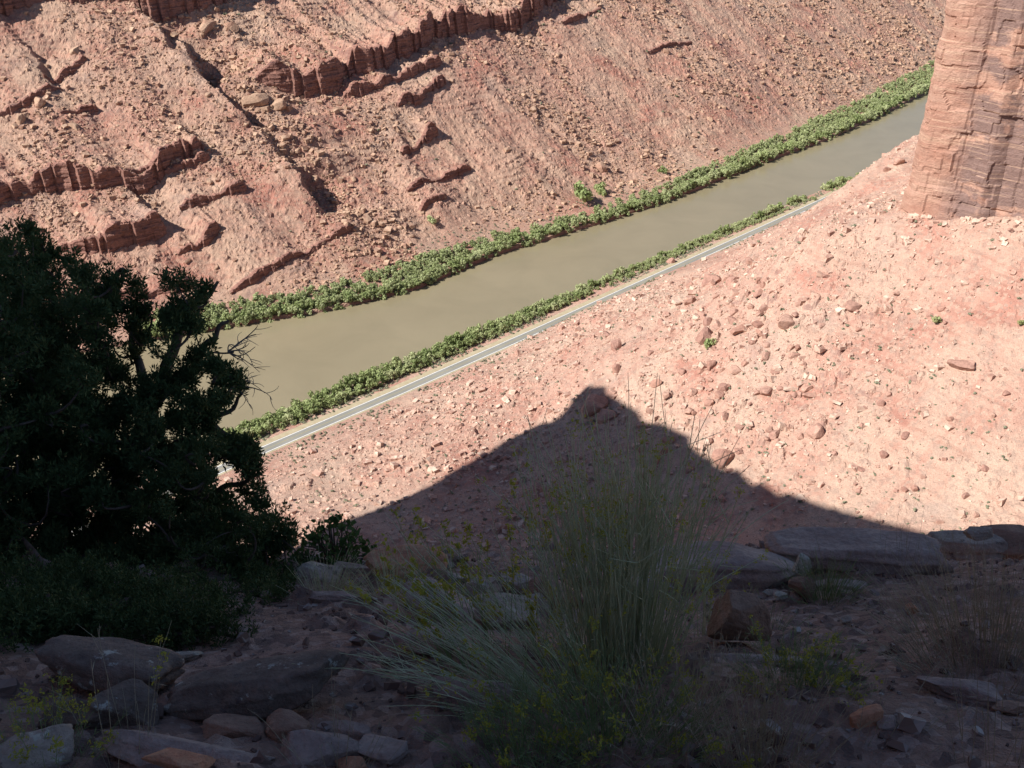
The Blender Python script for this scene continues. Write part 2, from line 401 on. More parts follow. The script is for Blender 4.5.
def front_n(z): return z
poly = []
for i, (a, b) in enumerate(prof):
    poly.append((a, b))
    if i+1 < len(prof):
        a2, b2 = prof[i+1]
        for q in (.2, .4, .6, .8):
            j = 4.2*math.sin(i*12.9+q*61)
            poly.append((a+(a2-a)*q+j*.5, b+(b2-b)*q+j))
poly = [(poly[0][0]-25, 90)] + poly + [(120, prof[-1][1]+2), (60, prof[-1][1]-4), (8, prof[-1][1]-3), (-4, prof[-1][1]-40), (-14, prof[-1][1]-90), (-20, 90)]
bm = bmesh.new()
rows = []
for back, off in ((0, 0), (45, 4), (110, -6), (170, 2)):
    rows.append([bm.verts.new((*xy(MS-back-(2.5*math.sin(k*1.7) if back else 0), n_), z_+(off if z_ > 350 else 0))) for k, (n_, z_) in enumerate(poly)])
for r0, r1 in zip(rows[:-1], rows[1:]):
    for k in range(len(poly)):
        k2 = (k+1) % len(poly); bm.faces.new((r0[k], r0[k2], r1[k2], r1[k]))
bm.faces.new(rows[0][::-1]); bm.faces.new(rows[-1])
bmesh.ops.triangulate(bm, faces=[f for f in bm.faces if len(f.verts) > 4])
bmesh.ops.recalc_face_normals(bm, faces=bm.faces)
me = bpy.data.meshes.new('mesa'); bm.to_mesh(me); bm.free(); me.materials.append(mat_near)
o = bpy.data.objects.new('mesa', me); C.objects.link(o); tag(o, 'unseen red rock mesa behind the viewer, shaped to cast the big shadow', kind='structure')

# ------------------------------------------------------------------ sandstone cliff at the right edge
m = M('sandstone_cliff', .85)
P1 = m.pos((.045, .045, .16)); base = m.mix(m.ramp(m.noise(1., 4, .6, P1), [(.35, 0.), (.65, 1.)]), (.42, .225, .165), (.51, .315, .24))
blk = m.noise(1., 5, .62, m.pos((.05, .05, .11)), .3)
big = m.noise(.022, 3, .5)
var = m.ramp(m.math('ADD', m.math('MULTIPLY', blk, .7), m.math('MULTIPLY', big, .3)), [(.41, 0.), (.47, 1.)])
sx = m.N.new('ShaderNodeSeparateXYZ'); m.L(m.g.outputs['Position'], sx.inputs[0])
# varnish coats the side canyon wall and stops short of the fresh corner
nn_ = m.math('MULTIPLY', m.math('SUBTRACT', sx.outputs[1], sx.outputs[0]), R2)
cm = m.N.new('ShaderNodeMapRange'); m.L(nn_, cm.inputs[0]); cm.inputs[1].default_value = 222; cm.inputs[2].default_value = 208; cm.inputs[3].default_value = 0; cm.inputs[4].default_value = 1
var = m.math('MULTIPLY', var, cm.outputs[0])
vcol = m.mix(m.noise(.3, 4, .7), (.17, .11, .10), (.30, .20, .175))
c = m.mix(m.math('MULTIPLY', var, .92), base, vcol)
lin = m.ramp(m.noise(1., 3, .6, m.pos((.02, .02, .9)), .4), [(.56, 0.), (.62, 1.)])
c = m.mix(m.math('MULTIPLY', lin, .55), c, (.60, .40, .29))
crk = m.ramp(m.vor(.13, 'Distance', m.pos((1, 1, .45)), 'DISTANCE_TO_EDGE'), [(0., 1.), (.035, 0.)])
c = m.mix(m.math('MULTIPLY', crk, .18), c, (.24, .13, .10))
fn_ = m.noise(.9, 5, .7, m.pos((1, 1, 2.))); c = m.mix(.8, c, m.mix(1., c, m.ramp(fn_, [(.3, .78), (.7, 1.15)]), 'MULTIPLY'))
m.bump(fn_, 1.0, .8); mat_cliff = m.col(c)
oc = np.array([(640, 252), (585, 246), (556, 243), (540, 240), (528, 237), (523, 231), (523, 222), (524, 198), (530, 192), (528, 172), (521, 167), (520, 150), (524, 135), (527, 120), (522, 100), (526, 60), (530, 0), (526, -60), (535, -140)], float)
seg = np.hypot(*np.diff(oc, axis=0).T); cum = np.concatenate([[0], np.cumsum(seg)])
U = np.arange(0, cum[-1], 0.8); us = np.interp(U, cum, oc[:, 0]); un = np.interp(U, cum, oc[:, 1])
ts = np.gradient(us); tn = np.gradient(un); ks = np.ones(9)/9
ts = np.convolve(np.pad(ts, 4, 'edge'), ks, 'valid'); tn = np.convolve(np.pad(tn, 4, 'edge'), ks, 'valid'); l = np.hypot(ts, tn); ons, onn = tn/l, -ts/l   # outward
sgn = -1 if ons[len(U)//2] > 0 else 1; ons *= sgn; onn *= sgn
ZC = np.concatenate([np.arange(95, 262, 0.8), [264, 270, 280, 300]])
UU, ZZ = np.meshgrid(U, ZC)
hgt = ZZ-136
ter = 1.5-0.018*hgt
for zt, dpt in ((10, 2.2), (17, 1.2), (38, .25), (55, .8), (83, .9), (104, .3)):
    zt_ = zt + 3*vn(UU/23, UU*0+zt, 300+int(zt)); dd_ = dpt*np.clip(.7+1.6*vn(UU/16, UU*0+zt, 320+int(zt)), 0, 2)
    ter = ter - dd_*ss(hgt, zt_-.6, zt_+.6)*np.clip((U[None, :]-cum[4]-6)/30+.25, .25, 1)
bw = 9.0; row = np.floor(hgt/11+.4*vn(UU/30, hgt/30, 340)); col_ = np.floor(UU/bw+row*.37+.6*vn(UU/14, hgt/9, 341))
ter = ter + 1.5*(_h(col_, row, 350)-.5) + .9*(_h(np.floor(UU/4.3+row*.7), np.floor(hgt/5.2), 351)-.5)*(_h(col_, row, 352) > .45)
ter = ter + 1.0*fbm(UU/25, hgt/30, 3, 360) + .30*fbm(UU/3, hgt/1.6, 3, 361) - .6*(np.abs((UU/31+.25*vn(hgt/20, UU*0, 362))%1-.5) < .022) + 3.0*np.exp(-np.maximum(hgt+4, 0)/7)
s_ = us[None, :]+ons[None, :]*ter; n_ = un[None, :]+onn[None, :]*ter
X, Y = xy(s_, n_)
cl = mesh_np('sandstone_cliff', np.stack([X.ravel(), Y.ravel(), ZZ.ravel()], 1), grid_faces(len(ZC), len(U)), mat_cliff)
# flat top and back so that the cliff is a solid mass
top = [(*xy(a, b), 300.) for a, b in zip(s_[-1, ::12], n_[-1, ::12])] + [(*xy(760, -140), 300.), (*xy(760, 252), 300.)]
bm = bmesh.new(); tv = [bm.verts.new(p) for p in top]; bv = [bm.verts.new((p[0], p[1], 95.)) for p in top[-3:]+top[:1]]
bm.faces.new(tv); ch = tv[-3:]+tv[:1]
for k in range(3): bm.faces.new((ch[k], ch[k+1], bv[k+1], bv[k]))
me = bpy.data.meshes.new('summit'); bm.to_mesh(me); bm.free(); me.materials.append(mat_cliff); so_ = bpy.data.objects.new('summit', me); C.objects.link(so_); so_.parent = cl
tag(cl, 'towering red sandstone cliff with dark desert varnish above the pink slope', 'cliff')

# ------------------------------------------------------------------ rocks
def ico(sub):
    bm = bmesh.new(); bmesh.ops.create_icosphere(bm, subdivisions=sub, radius=1)
    V = np.array([v.co[:] for v in bm.verts]); Fc = np.array([[v.index for v in f.verts] for f in bm.faces]); bm.free(); return V, Fc
ICO = {k: ico(k) for k in (1, 2, 3, 4, 5)}
def chisel(rs, sub=2, cuts=9, lo=.55, hi=.9, rough=.06, freq=2.0, box=.75):
    V, Fc = ICO[sub]; V = V.copy(); V = V/(np.abs(V)**4).sum(1, keepdims=True)**.25*box + V*(1-box)
    for k in range(cuts):
        d = rs.normal(size=3); d /= np.linalg.norm(d)
        if k < 3: d = np.eye(3)[k]*rs.choice([-1, 1])+d*.25; d /= np.linalg.norm(d)
        c = rs.uniform(lo, hi); o = np.maximum(V@d-c, 0); V -= o[:, None]*d*rs.uniform(.85, 1.0)
    if rough:
        q = rs.uniform(0, 90, 3)
        n1 = fbm(V[:, 0]*freq+q[0]+V[:, 2]*1.3, V[:, 1]*freq+q[1]+V[:, 2]*.7, 4, int(q[2]))
        V *= (1+rough*2*n1)[:, None]
    return V, Fc
def rotm(rs, tilt=.4):
    return np.array(Matrix.Rotation(rs.uniform(0, 6.28), 3, 'Z') @ Matrix.Rotation(rs.uniform(-tilt, tilt), 3, 'X') @ Matrix.Rotation(rs.uniform(-tilt, tilt), 3, 'Y'))
rs = np.random.RandomState(7)
def boulder_meshes(mat, cnt, sd):
    r = np.random.RandomState(sd); out = []
    for k in range(cnt):
        V, Fc = chisel(r, 3, 14, .5, .9, .04); V = V*np.array([r.uniform(.8, 1.25), r.uniform(.7, 1.), r.uniform(.6, .95)])
        me = mesh_np('boulder', V, Fc, mat); d = me.data; bpy.data.objects.remove(me); out.append(d)
    return out
def put_boulder(name, me, x, y, z, size, label, cat, group, r, tilt=.35):
    o = bpy.data.objects.new(name, me); C.objects.link(o)
    o.location = (x, y, z+size*.16); o.scale = (size*.5,)*3
    o.rotation_euler = (r.uniform(-tilt, tilt), r.uniform(-tilt, tilt), r.uniform(0, 6.28)); return tag(o, label, cat, group)
BN = boulder_meshes(mat_rock_near, 9, 3); BF = boulder_meshes(mat_rock_far, 9, 4)
named = [(787, 318, 25, 'largest blocky brown boulder alone in the middle of the sunlit slope'),
 (740, 327, 17, 'dark red boulder just left of the largest slope boulder'),
 (704, 334, 26, 'big flat pale outcrop boulder beside the green slope bush'),
 (617, 344, 17, 'jagged red boulder standing alone near the road at mid slope'),
 (595, 402, 30, 'tall square boulder at the very tip of the big shadow'),
 (606, 415, 20, 'rounded boulder next to the tip of the big shadow'),
 (724, 453, 26, 'wide rounded boulder straddling the right edge of the big shadow'),
 (854, 304, 16, 'pale slanted boulder on the bare pink slope toward the cliff'),
 (897, 161, 13, 'upper pale boulder perched at the foot of the cliff beside the river'),
 (887, 168, 11, 'lower pale boulder perched at the foot of the cliff beside the river'),
 (962, 362, 22, 'long pale ledge boulder on the far right of the sunlit slope'),
 (818, 428, 20, 'cracked boulder low on the right part of the sunlit slope'),
 (733, 279, 14, 'upper slanted boulder of the group next to the road'),
 (735, 291, 14, 'lower slanted boulder of the group next to the road'),
 (710, 281, 18, 'widest boulder of the group next to the road')]
for i, (u, v, px, lab) in enumerate(named):
    p = hit_near(u, v+px*.25); t = p[1]/ray(u, v)[1]; sz = px/F*t*1.15
    s1, n1 = sn(p[0], p[1])
    put_boulder('boulder', BN[i % 9], p[0], p[1], float(near_fn(np.array([s1]), np.array([n1]))[0])-.1*sz, sz, lab, 'boulder', None, rs, .15)
mids = [(690, 287, 11), (656, 304, 8), (666, 316, 11), (726, 388, 11), (719, 396, 15), (725, 418, 10), (770, 432, 12), (767, 346, 9), (752, 345, 8), (650, 412, 12), (689, 412, 12),
        (672, 262, 10), (562, 330, 9), (640, 425, 11), (663, 452, 12), (930, 315, 8), (942, 308, 9), (858, 330, 8), (835, 340, 7), (640, 330, 9), (700, 372, 8), (745, 365, 8), (800, 395, 9),
        (880, 405, 9), (905, 435, 10), (950, 420, 8), (1005, 395, 9), (985, 470, 10), (860, 470, 8), (835, 455, 8), (915, 490, 10), (690, 470, 12), (640, 480, 12), (610, 500, 12), (720, 500, 12)]
GN_ = 'boulders strewn on the sunlit near slope'; LN_ = 'reddish boulder lying among rubble on the near slope'
while len(mids) < 165:
    u, v = (rs.normal(715, 62), rs.normal(355, 62)) if len(mids) < 100 else (rs.uniform(420, 1020), rs.uniform(230, 525))
    if not (420 < u < 1022 and 225 < v < 530): continue
    p = hit_near(u, v); s1, n1 = sn(p[0], p[1])
    if n1 > road_n(s1)-22 or cliff_dist(s1, n1) < 12: continue
    if vn(s1/60., n1/60., 28) < rs.uniform(-.5, .3): continue
    mids.append((u, v, (7+8*rs.rand()**1.5) if len(mids) < 100 else 4.5+7*rs.rand()**2))
for i, (u, v, px) in enumerate(mids):
    p = hit_near(u, v); t = p[1]/ray(u, v)[1]; sz = px/F*t*1.1; s1, n1 = sn(p[0], p[1])
    put_boulder('boulder', BN[i % 9], p[0], p[1], float(near_fn(np.array([s1]), np.array([n1]))[0])-.1*sz, sz, LN_, 'boulder', GN_, rs)
GF_ = 'boulders strewn on the hillside beyond the river'; LF_ = 'pale brown boulder lying on the hillside beyond the river'
fb = [(208, 22, 15, 'tall pale boulder with a dark side high in the gully'), (254, 90, 18, 'broad grey topped boulder leaning in the middle of the gully'), (276, 97, 15, 'long tilted slab standing right of the grey topped gully boulder'),
      (232, 26, 13, 'flat tan boulder right of the tall pale gully boulder'), (22, 118, 10, 'bright upright boulder with a dark side on the left hillside'), (40, 104, 13, 'wide tan boulder above the bright upright one on the left hillside'),
      (75, 127, 9, 'rounded grey boulder on the left hillside'), (602, 165, 12, 'pale boulder alone above the two shrubs beyond the river'), (74, 48, 10, 'upright pillar boulder at the end of a thin ledge high on the left hillside'),
      (533, 107, 9, 'pale wedge boulder in the middle of the far hillside')]
for i, (u, v, px, lab) in enumerate(fb):
    s1, n1 = hit_far(u, v+px*.2); x, y = xy(s1, n1); t = math.hypot(x, y); sz = px/F*t*1.25
    put_boulder('boulder', BF[i % 9], x, y, float(far_fn(np.array([s1]), np.array([n1]))[0])-.08*sz, sz, lab, 'boulder', None, rs, .2)
k = 0
while k < 105:
    u, v = rs.uniform(0, 930), rs.uniform(0, 300)
    if rs.rand() < .35: u = 215+rs.uniform(-15, 60)+(v := rs.uniform(0, 240))*.85
    s1, n1 = hit_far(u, v)
    if n1 < far_bank(s1)+45: continue
    x, y = xy(s1, n1); sz = rs.uniform(4, 8.5)/F*math.hypot(x, y)
    put_boulder('boulder', BF[k % 9], x, y, float(far_fn(np.array([s1]), np.array([n1]))[0])-.1*sz, sz, LF_, 'boulder', GF_, rs); k += 1

CUBE = np.array([(-1, -1, -1), (1, -1, -1), (1, 1, -1), (-1, 1, -1), (-1, -1, 1), (1, -1, 1), (1, 1, 1), (-1, 1, 1)], float)
CF = np.array([(0, 3, 2, 1), (4, 5, 6, 7), (0, 1, 5, 4), (1, 2, 6, 5), (2, 3, 7, 6), (3, 0, 4, 7)])
def scree(name, s, n, fn, size, mat, sd, world=False):
    r = np.random.RandomState(sd); k = len(s)
    V = CUBE[None]*r.uniform(.55, 1.1, (k, 8, 3))*np.stack([r.uniform(.7, 1.3, k), r.uniform(.6, 1.1, k), r.uniform(.45, .9, k)], 1)[:, None]
    a = r.uniform(0, 6.28, k); tx = r.uniform(-.6, .6, k)
    y, z = V[..., 1]*np.cos(tx)[:, None]-V[..., 2]*np.sin(tx)[:, None], V[..., 1]*np.sin(tx)[:, None]+V[..., 2]*np.cos(tx)[:, None]
    x = V[..., 0]*np.cos(a)[:, None]-y*np.sin(a)[:, None]; y = V[..., 0]*np.sin(a)[:, None]+y*np.cos(a)[:, None]
    hs = size[:, None]*.5; X, Y = (s, n) if world else xy(s, n); zz = fn(s, n)
    V = np.stack([x*hs+X[:, None], y*hs+Y[:, None], z*hs+zz[:, None]+size[:, None]*.12], 2).reshape(-1, 3)
    Fq = (CF[None]+np.arange(k)[:, None, None]*8).reshape(-1, 4)
    return mesh_np(name, V, Fq, mat)
m = M('scree_far'); q = m.sep(m.vor(.35), 0); c = m.ramp(q, [(0., (.33, .19, .14)), (.5, (.42, .27, .19)), (1., (.55, .38, .27))])
m.bump(m.noise(1.2, 4), .5, .6); mat_sf = m.col(c)
m = M('scree_near'); q = m.sep(m.vor(.4), 0); c = m.ramp(q, [(0., (.38, .215, .17)), (.5, (.52, .345, .27)), (1., (.66, .51, .41))])
m.bump(m.noise(1.5, 4), .4, .6); mat_sn = m.col(c)
r = np.random.RandomState(11); K = 90000
s1 = 260+1500*r.rand(K)**1.35; n1 = 600+r.rand(K)*470
keep = (n1 > far_bank(s1)+30) & (r.rand(K) < np.clip(.34+2.4*fbm(s1/60, n1/70, 3, 400)+.9*np.exp(-((s1-GS-32)/22)**2), .05, 1))
s1, n1 = s1[keep], n1[keep]; sz = np.clip(.9*(1-r.rand(len(s1)))**(-.42), 0, 4.6)*(.8+s1/2400)*(1+.55*np.exp(-((s1-GS-32)/22)**2))
tag(scree('scree', s1, n1, far_fn, sz, mat_sf, 5), 'loose rubble covering the hillside beyond the river', 'rubble', None, 'stuff')
K = 100000; s1 = 40+520*r.rand(K); n1 = -40+r.rand(K)*495; s1[85000:] = 555+r.rand(15000)*380; n1[85000:] = 232+r.rand(15000)*225
keep = (n1 < road_n(s1)-10) & (cliff_dist(s1, n1) > 3) & (r.rand(K) < np.clip(.48+1.5*vn(s1/70, n1/70, 28), .2, 1))
s1, n1 = s1[keep], n1[keep]; sz = np.clip(.42*(1-r.rand(len(s1)))**(-.48), 0, 4.2)
ct = r.uniform(0, 1, 420); ca = np.where(ct < .6, 526-r.exponential(5, 420)-2, 526+r.uniform(0, 90, 420)); cb = np.where(ct < .6, r.uniform(60, 232, 420), 232+r.exponential(7, 420))
s1 = np.concatenate([s1, ca]); n1 = np.concatenate([n1, cb]); sz = np.concatenate([sz, r.uniform(.8, 3.8, 420)])
tag(scree('scree', s1, n1, near_fn, sz, mat_sn, 6), 'loose rubble covering the sunlit near slope', 'rubble', None, 'stuff')

# ------------------------------------------------------------------ vegetation of the canyon floor
def leaf_mat(name, cols, rough=.7, obj=True, sc=2.0, trans=.25):
    m = M(name, rough)
    f = m.noise(sc, 3, .7)
    if obj: f = m.math('ADD', m.math('MULTIPLY', f, .55), m.math('MULTIPLY', m.rnd(), .45))
    k = len(cols); c = m.ramp(f, [(.25+.5*i/(k-1), q) for i, q in enumerate(cols)])
    m.col(c)
    if trans:
        t = m.N.new('ShaderNodeBsdfTranslucent'); m.L(c, t.inputs[0]); mx = m.N.new('ShaderNodeMixShader'); mx.inputs[0].default_value = trans
        out = m.N['Material Output']; m.L(m.b.outputs[0], mx.inputs[1]); m.L(t.outputs[0], mx.inputs[2]); m.L(mx.outputs[0], out.inputs[0])
    return m.m
mat_tam = leaf_mat('tamarisk_leaves', [(.24, .30, .12), (.37, .43, .19), (.52, .55, .31)])
mat_sage = leaf_mat('sagebrush_leaves', [(.20, .22, .14), (.31, .325, .22), (.43, .43, .31)])
mat_bark = (lambda m: m.col(m.ramp(m.noise(9, 4, .7), [(.3, (.07, .05, .04)), (.7, (.16, .125, .10))])))(M('bark'))
def quads_at(P, N_, size, r, asp=1.0):
    """one small leaf quad per point, facing roughly along its normal"""
    k = len(P); N_ = N_/np.maximum(np.linalg.norm(N_, axis=1, keepdims=True), 1e-6)
    a = r.normal(size=(k, 3)); u = np.cross(N_, a); u /= np.maximum(np.linalg.norm(u, axis=1, keepdims=True), 1e-6); v = np.cross(N_, u)
    u *= size[:, None]*.5; v *= size[:, None]*.5*asp
    V = np.stack([P-u-v*.6, P+u*.2-v, P+u+v*.5, P-u*.3+v], 1).reshape(-1, 3)
    return V, np.arange(k*4).reshape(-1, 4)
def bush_mesh(name, sd, k, leaf, lobes, flat=.8):
    r = np.random.RandomState(sd); P = []; Nn_ = []
    for i in range(lobes):
        a = r.uniform(0, 6.28); rr = r.uniform(0, .62)**.8; c = np.array([math.cos(a)*rr, math.sin(a)*rr, r.uniform(.28, .82)*(1-.45*rr)])
        q = r.normal(size=(k//lobes, 3)); q /= np.linalg.norm(q, axis=1, keepdims=True); rad = r.uniform(.24, .42) if lobes < 10 else r.uniform(.13, .34)
        if lobes >= 10: c[2] = r.uniform(.2, 1.0)*(1-.4*rr)
        P.append(c+q*rad*(r.rand(len(q), 1)**.25)*np.array([1, 1, flat])); Nn_.append(q+r.normal(size=q.shape)*.45)
    P = np.concatenate(P); Nn_ = np.concatenate(Nn_); ok = P[:, 2] > 0; P, Nn_ = P[ok], Nn_[ok]
    V, Fq = quads_at(P, Nn_, r.uniform(.6, 1.5, len(P))*leaf, r)
    o = mesh_np(name, V, Fq, None); d = o.data; bpy.data.objects.remove(o); return d
BT = []
for i in range(6):
    d = bush_mesh('riverside_shrub', 20+i, 900, .12, 17); d.materials.append(mat_tam); BT.append(d)
BSG = []
for i in range(4):
    d = bush_mesh('desert_shrub', 40+i, 200, .22, 5, .7); d.materials.append(mat_sage); BSG.append(d)
BG = []
for i in range(3):
    d = bush_mesh('green_shrub', 50+i, 420, .16, 6, .8); d.materials.append(mat_tam); BG.append(d)
def put_bush(name, me, s1, n1, z, rad, hgt, label, cat, group, r):
    o = bpy.data.objects.new(name, me); C.objects.link(o); x, y = xy(s1, n1)
    o.location = (x, y, z-.1); o.scale = (rad, rad*r.uniform(.85, 1.15), hgt); o.rotation_euler = (0, 0, r.uniform(0, 6.28))
    return tag(o, label, cat, group)
r = np.random.RandomState(31)
LNB = 'green tamarisk shrub in the row between road and river'; GNB = 'tamarisk shrubs between road and river'
thS, thN, thR, thF = [], [], [], []
s1 = 258.; k = 0
while s1 < 1060:
    wdt = np.interp(s1, [260, 330, 440, 520, 600, 700, 860, 1060], [6.0, 5.9, 5.2, 4.6, 3.9, 3.3, 4.6, 4.6])
    gap = vn(s1/22., 3., 77) < (-.44 if s1 < 720 else -.3)
    rad = wdt*r.uniform(.8, 1.2); nb = float(near_bank(s1))
    if not gap and k < 150:
        put_bush('riverside_shrub', BT[r.randint(6)], s1, nb-3.2-rad*.35+r.uniform(-.8, .8), 2.2, rad*1.15, rad*r.uniform(.95, 1.75), LNB, 'shrub', GNB, r); k += 1
        if s1 < 560 and k < 150:
            put_bush('riverside_shrub', BT[r.randint(6)], s1+rad*.6, nb-3.2-rad*1.6+r.uniform(-.8, .8), 2.4, rad*1.0, rad*r.uniform(1.0, 1.35), LNB, 'shrub', GNB, r); k += 1
    if not gap:
        for q in range(6):
            thS.append(s1+r.uniform(-3, 3)); thN.append(nb-1.5-r.rand()*wdt*3.0); thR.append(r.uniform(1.3, 3.0)); thF.append(near_fn)
    s1 += rad*(1.25 if s1 < 520 else 1.5)
s1 = 300.; k = 0
LFB = 'green tamarisk shrub in the belt along the far bank'; GFB = 'tamarisk shrubs along the far bank'
while s1 < 1620:
    rad = r.uniform(4.4, 7.4)*(1+.2*(s1 > 900)); nb = float(far_bank(np.array([s1]))[0])
    dep = np.interp(s1, [300, 420, 500, 600, 700, 900, 1100, 1500], [30, 28, 34, 24, 17, 24, 36, 46])
    if k < 148:
        put_bush('riverside_shrub', BT[r.randint(6)], s1, nb+1.6+rad*.35+r.uniform(0, 4), 2.2, rad*1.1, rad*r.uniform(.95, 1.4), LFB, 'shrub', GFB, r); k += 1
    for q in range(int(rad*(2.0 if s1 < 600 else 1.3)*dep/22)+1):
        thS.append(s1+r.uniform(-5, 5)); thN.append(nb+1.2+r.rand()**1.25*dep); thR.append(r.uniform(2.8, 6.4)*(1-.15*(s1 < 700))); thF.append(far_fn)
    s1 += rad*1.5+(s1-300)*.0035
def merge_bushes(name, S_, N_, R_, Fn, meshes, mat, hs, sd):
    r = np.random.RandomState(sd); Vs, Fs, off = [], [], 0
    src = [np.array([v.co[:] for v in me.vertices]) for me in meshes]
    zz = np.zeros(len(S_)); A, B = np.array(S_), np.array(N_)
    for f_ in (near_fn, far_fn):
        idx = np.array([fx is f_ for fx in Fn])
        if idx.any(): zz[idx] = f_(A[idx], B[idx])
    for i in range(len(S_)):
        V = src[r.randint(len(src))]; a = r.uniform(0, 6.28); x, y = xy(A[i], B[i]); R_i = R_[i]
        W = np.stack([(V[:, 0]*math.cos(a)-V[:, 1]*math.sin(a))*R_i+x, (V[:, 0]*math.sin(a)+V[:, 1]*math.cos(a))*R_i+y, V[:, 2]*R_i*hs+zz[i]-.1], 1)
        Vs.append(W); Fs.append(np.arange(len(W)).reshape(-1, 4)+off); off += len(W)
    return mesh_np(name, np.concatenate(Vs), np.concatenate(Fs), mat)
mat_thk = leaf_mat('thicket_leaves', [(.26, .31, .14), (.39, .44, .21), (.55, .56, .36)], obj=False, sc=.25)
tag(merge_bushes('undergrowth', thS, thN, thR, thF, [bush_mesh('u', 60+i, 420, .16, 12) for i in range(4)], mat_thk, 1.2, 8), 'tangled green undergrowth filling both river banks', 'undergrowth', None, 'stuff')
# low grey scrub strips on both banks
aS, aN, aR, aF = [], [], [], []
for i in range(2300):
    s1 = r.uniform(262, 900); n1 = float(road_n(s1))+r.uniform(8.0, 17.5)
    if r.rand() < .35: n1 = float(road_n(s1))-6.5-r.exponential(6.)
    if vn(s1/18., n1/10., 88) < -.12: continue
    aS.append(s1); aN.append(n1); aR.append(r.uniform(.5, 1.5)); aF.append(near_fn)
for i in range(1500):
    s1 = r.uniform(330, 1500); n1 = float(far_bank(np.array([s1]))[0])+r.uniform(14, 50)
    if vn(s1/30., n1/14., 89) < -.02: continue
    aS.append(s1); aN.append(n1); aR.append(r.uniform(.6, 1.5)); aF.append(far_fn)
for i in range(2600):
    s1 = r.uniform(60, 560); n1 = r.uniform(-20, 450)
    if cliff_dist(s1, n1) < 6 or n1 > road_n(s1)-8 or vn(s1/45., n1/45., 90) < r.uniform(-.6, .0): continue
    aS.append(s1); aN.append(n1); aR.append(.5+1.2*r.rand()**2); aF.append(near_fn)
tag(merge_bushes('scrub', aS, aN, aR, aF, BSG[:2], mat_sage, .9, 9), 'low grey green scrub dotted over the slope and beside the road', 'scrub', None, 'stuff')
for u, v, px, lab in [(708, 343, 15, 'dark green shrub growing against the big flat boulder on the slope'), (937, 320, 13, 'bright green round shrub alone on the bare slope below the cliff'),
                      (1021, 324, 10, 'small green shrub at the right frame edge on the slope')]:
    p = hit_near(u, v+px*.3); s1, n1 = sn(p[0], p[1]); t = p[1]/ray(u, v)[1]; R_ = px/F*t*.5
    put_bush('green_shrub', BG[0], s1, n1, float(near_fn(np.array([s1]), np.array([n1]))[0]), R_*1.15, R_*1.5, lab, 'shrub', None, r)
for u, v, px, lab in [(580, 198, 30, 'wide dark shrub on bare ground above the far bank belt'), (602, 190, 18, 'round shrub right of the wide dark one above the far bank'),
                      (430, 222, 14, 'green shrub at the mouth of the gully above the far bank'), (662, 170, 12, 'lone small shrub above the far bank belt')]:
    s1, n1 = hit_far(u, v+3); x, y = xy(s1, n1); R_ = px/F*math.hypot(x, y)*.5
    put_bush('green_shrub', BG[1], s1, n1, float(far_fn(np.array([s1]), np.array([n1]))[0]), R_*1.15, R_*1.3, lab, 'shrub', None, r)
k = 0
while k < 150:
    u, v = r.uniform(300, 1023), r.uniform(215, 540); p = hit_near(u, v); s1, n1 = sn(p[0], p[1])
    if n1 > road_n(s1)-14 or cliff_dist(s1, n1) < 8: continue
    R_ = r.uniform(1.6, 3.6)/F*p[1]
    put_bush('desert_shrub', BSG[k % 4], s1, n1, float(near_fn(np.array([s1]), np.array([n1]))[0]), R_, R_*1.0, 'small grey green bush dotting the near slope', 'shrub', 'small bushes dotting the near slope', r); k += 1
k = 0
while k < 60:
    u, v = r.uniform(200, 920), r.uniform(5, 250); s1, n1 = hit_far(u, v)
    if n1 < far_bank(s1)+40: continue
    x, y = xy(s1, n1); R_ = r.uniform(1.4, 2.6)/F*math.hypot(x, y)
    put_bush('desert_shrub', BSG[k % 4], s1, n1, float(far_fn(np.array([s1]), np.array([n1]))[0]), R_, R_*1.0, 'small grey green bush dotting the far hillside', 'shrub', 'small bushes dotting the far hillside', r); k += 1
#FG
# ------------------------------------------------------------------ the rim in the foreground (metres matter here)
def crest(x): return 5.05 + .25*np.sin(x*.7+1) - .35*ss(-np.asarray(x, float), 0, 2.5) + .3*vn(np.asarray(x, float)*.9, np.zeros_like(np.asarray(x, float)), 500)
def fg_z(x, y, detail=False):
    x = np.asarray(x, float); y = np.asarray(y, float); yc = crest(x)
    yy = np.minimum(y, yc)
    z = H-1.55-.2*yy-.05*np.maximum(yy, 0)**2
    ov = np.maximum(y-yc, 0)
    z = z - .9*np.minimum(ov, .5) - 2.3*np.maximum(ov-.5, 0)
    z = z + .22*fbm(x*.55+3, y*.55, 3, 501)
    if detail:
        k = np.clip(ov*.8, 0, 6)
        z = z + .05*fbm(x*3.1, y*3.1, 4, 505) + .018*fbm(x*14, y*14, 3, 506) + k*.8*fbm(x*.35, y*.35, 4, 507)
        z = z + .8*rockbump(x, y, .16, 520, .45, .45) + .9*rockbump(x+1, y, .07, 530, .5, .45)
    return z
def hit_fg(u, v, t1=9.0):
    d = ray(u, v); t = np.linspace(1.0, t1, 1600); z = H+d[2]*t
    b = z < fg_z(d[0]*t, d[1]*t); i = int(np.argmax(b)) if b.any() else 1599
    return np.array([d[0]*t[i], d[1]*t[i], z[i]]), t[i]
m = M('rim_soil', .95)
a = m.noise(.9, 5, .65); c = m.mix(m.ramp(a, [(.35, 0.), (.65, 1.)]), (.325, .195, .150), (.471, .304, .246))
pv = m.vor(28.); c = m.mix(m.math('MULTIPLY', m.math('GREATER_THAN', m.sep(pv, 0), .74), .5), c, (.585, .439, .386))
c = m.mix(m.math('MULTIPLY', m.math('GREATER_THAN', m.sep(pv, 1), .8), .6), c, (.179, .118, .105))
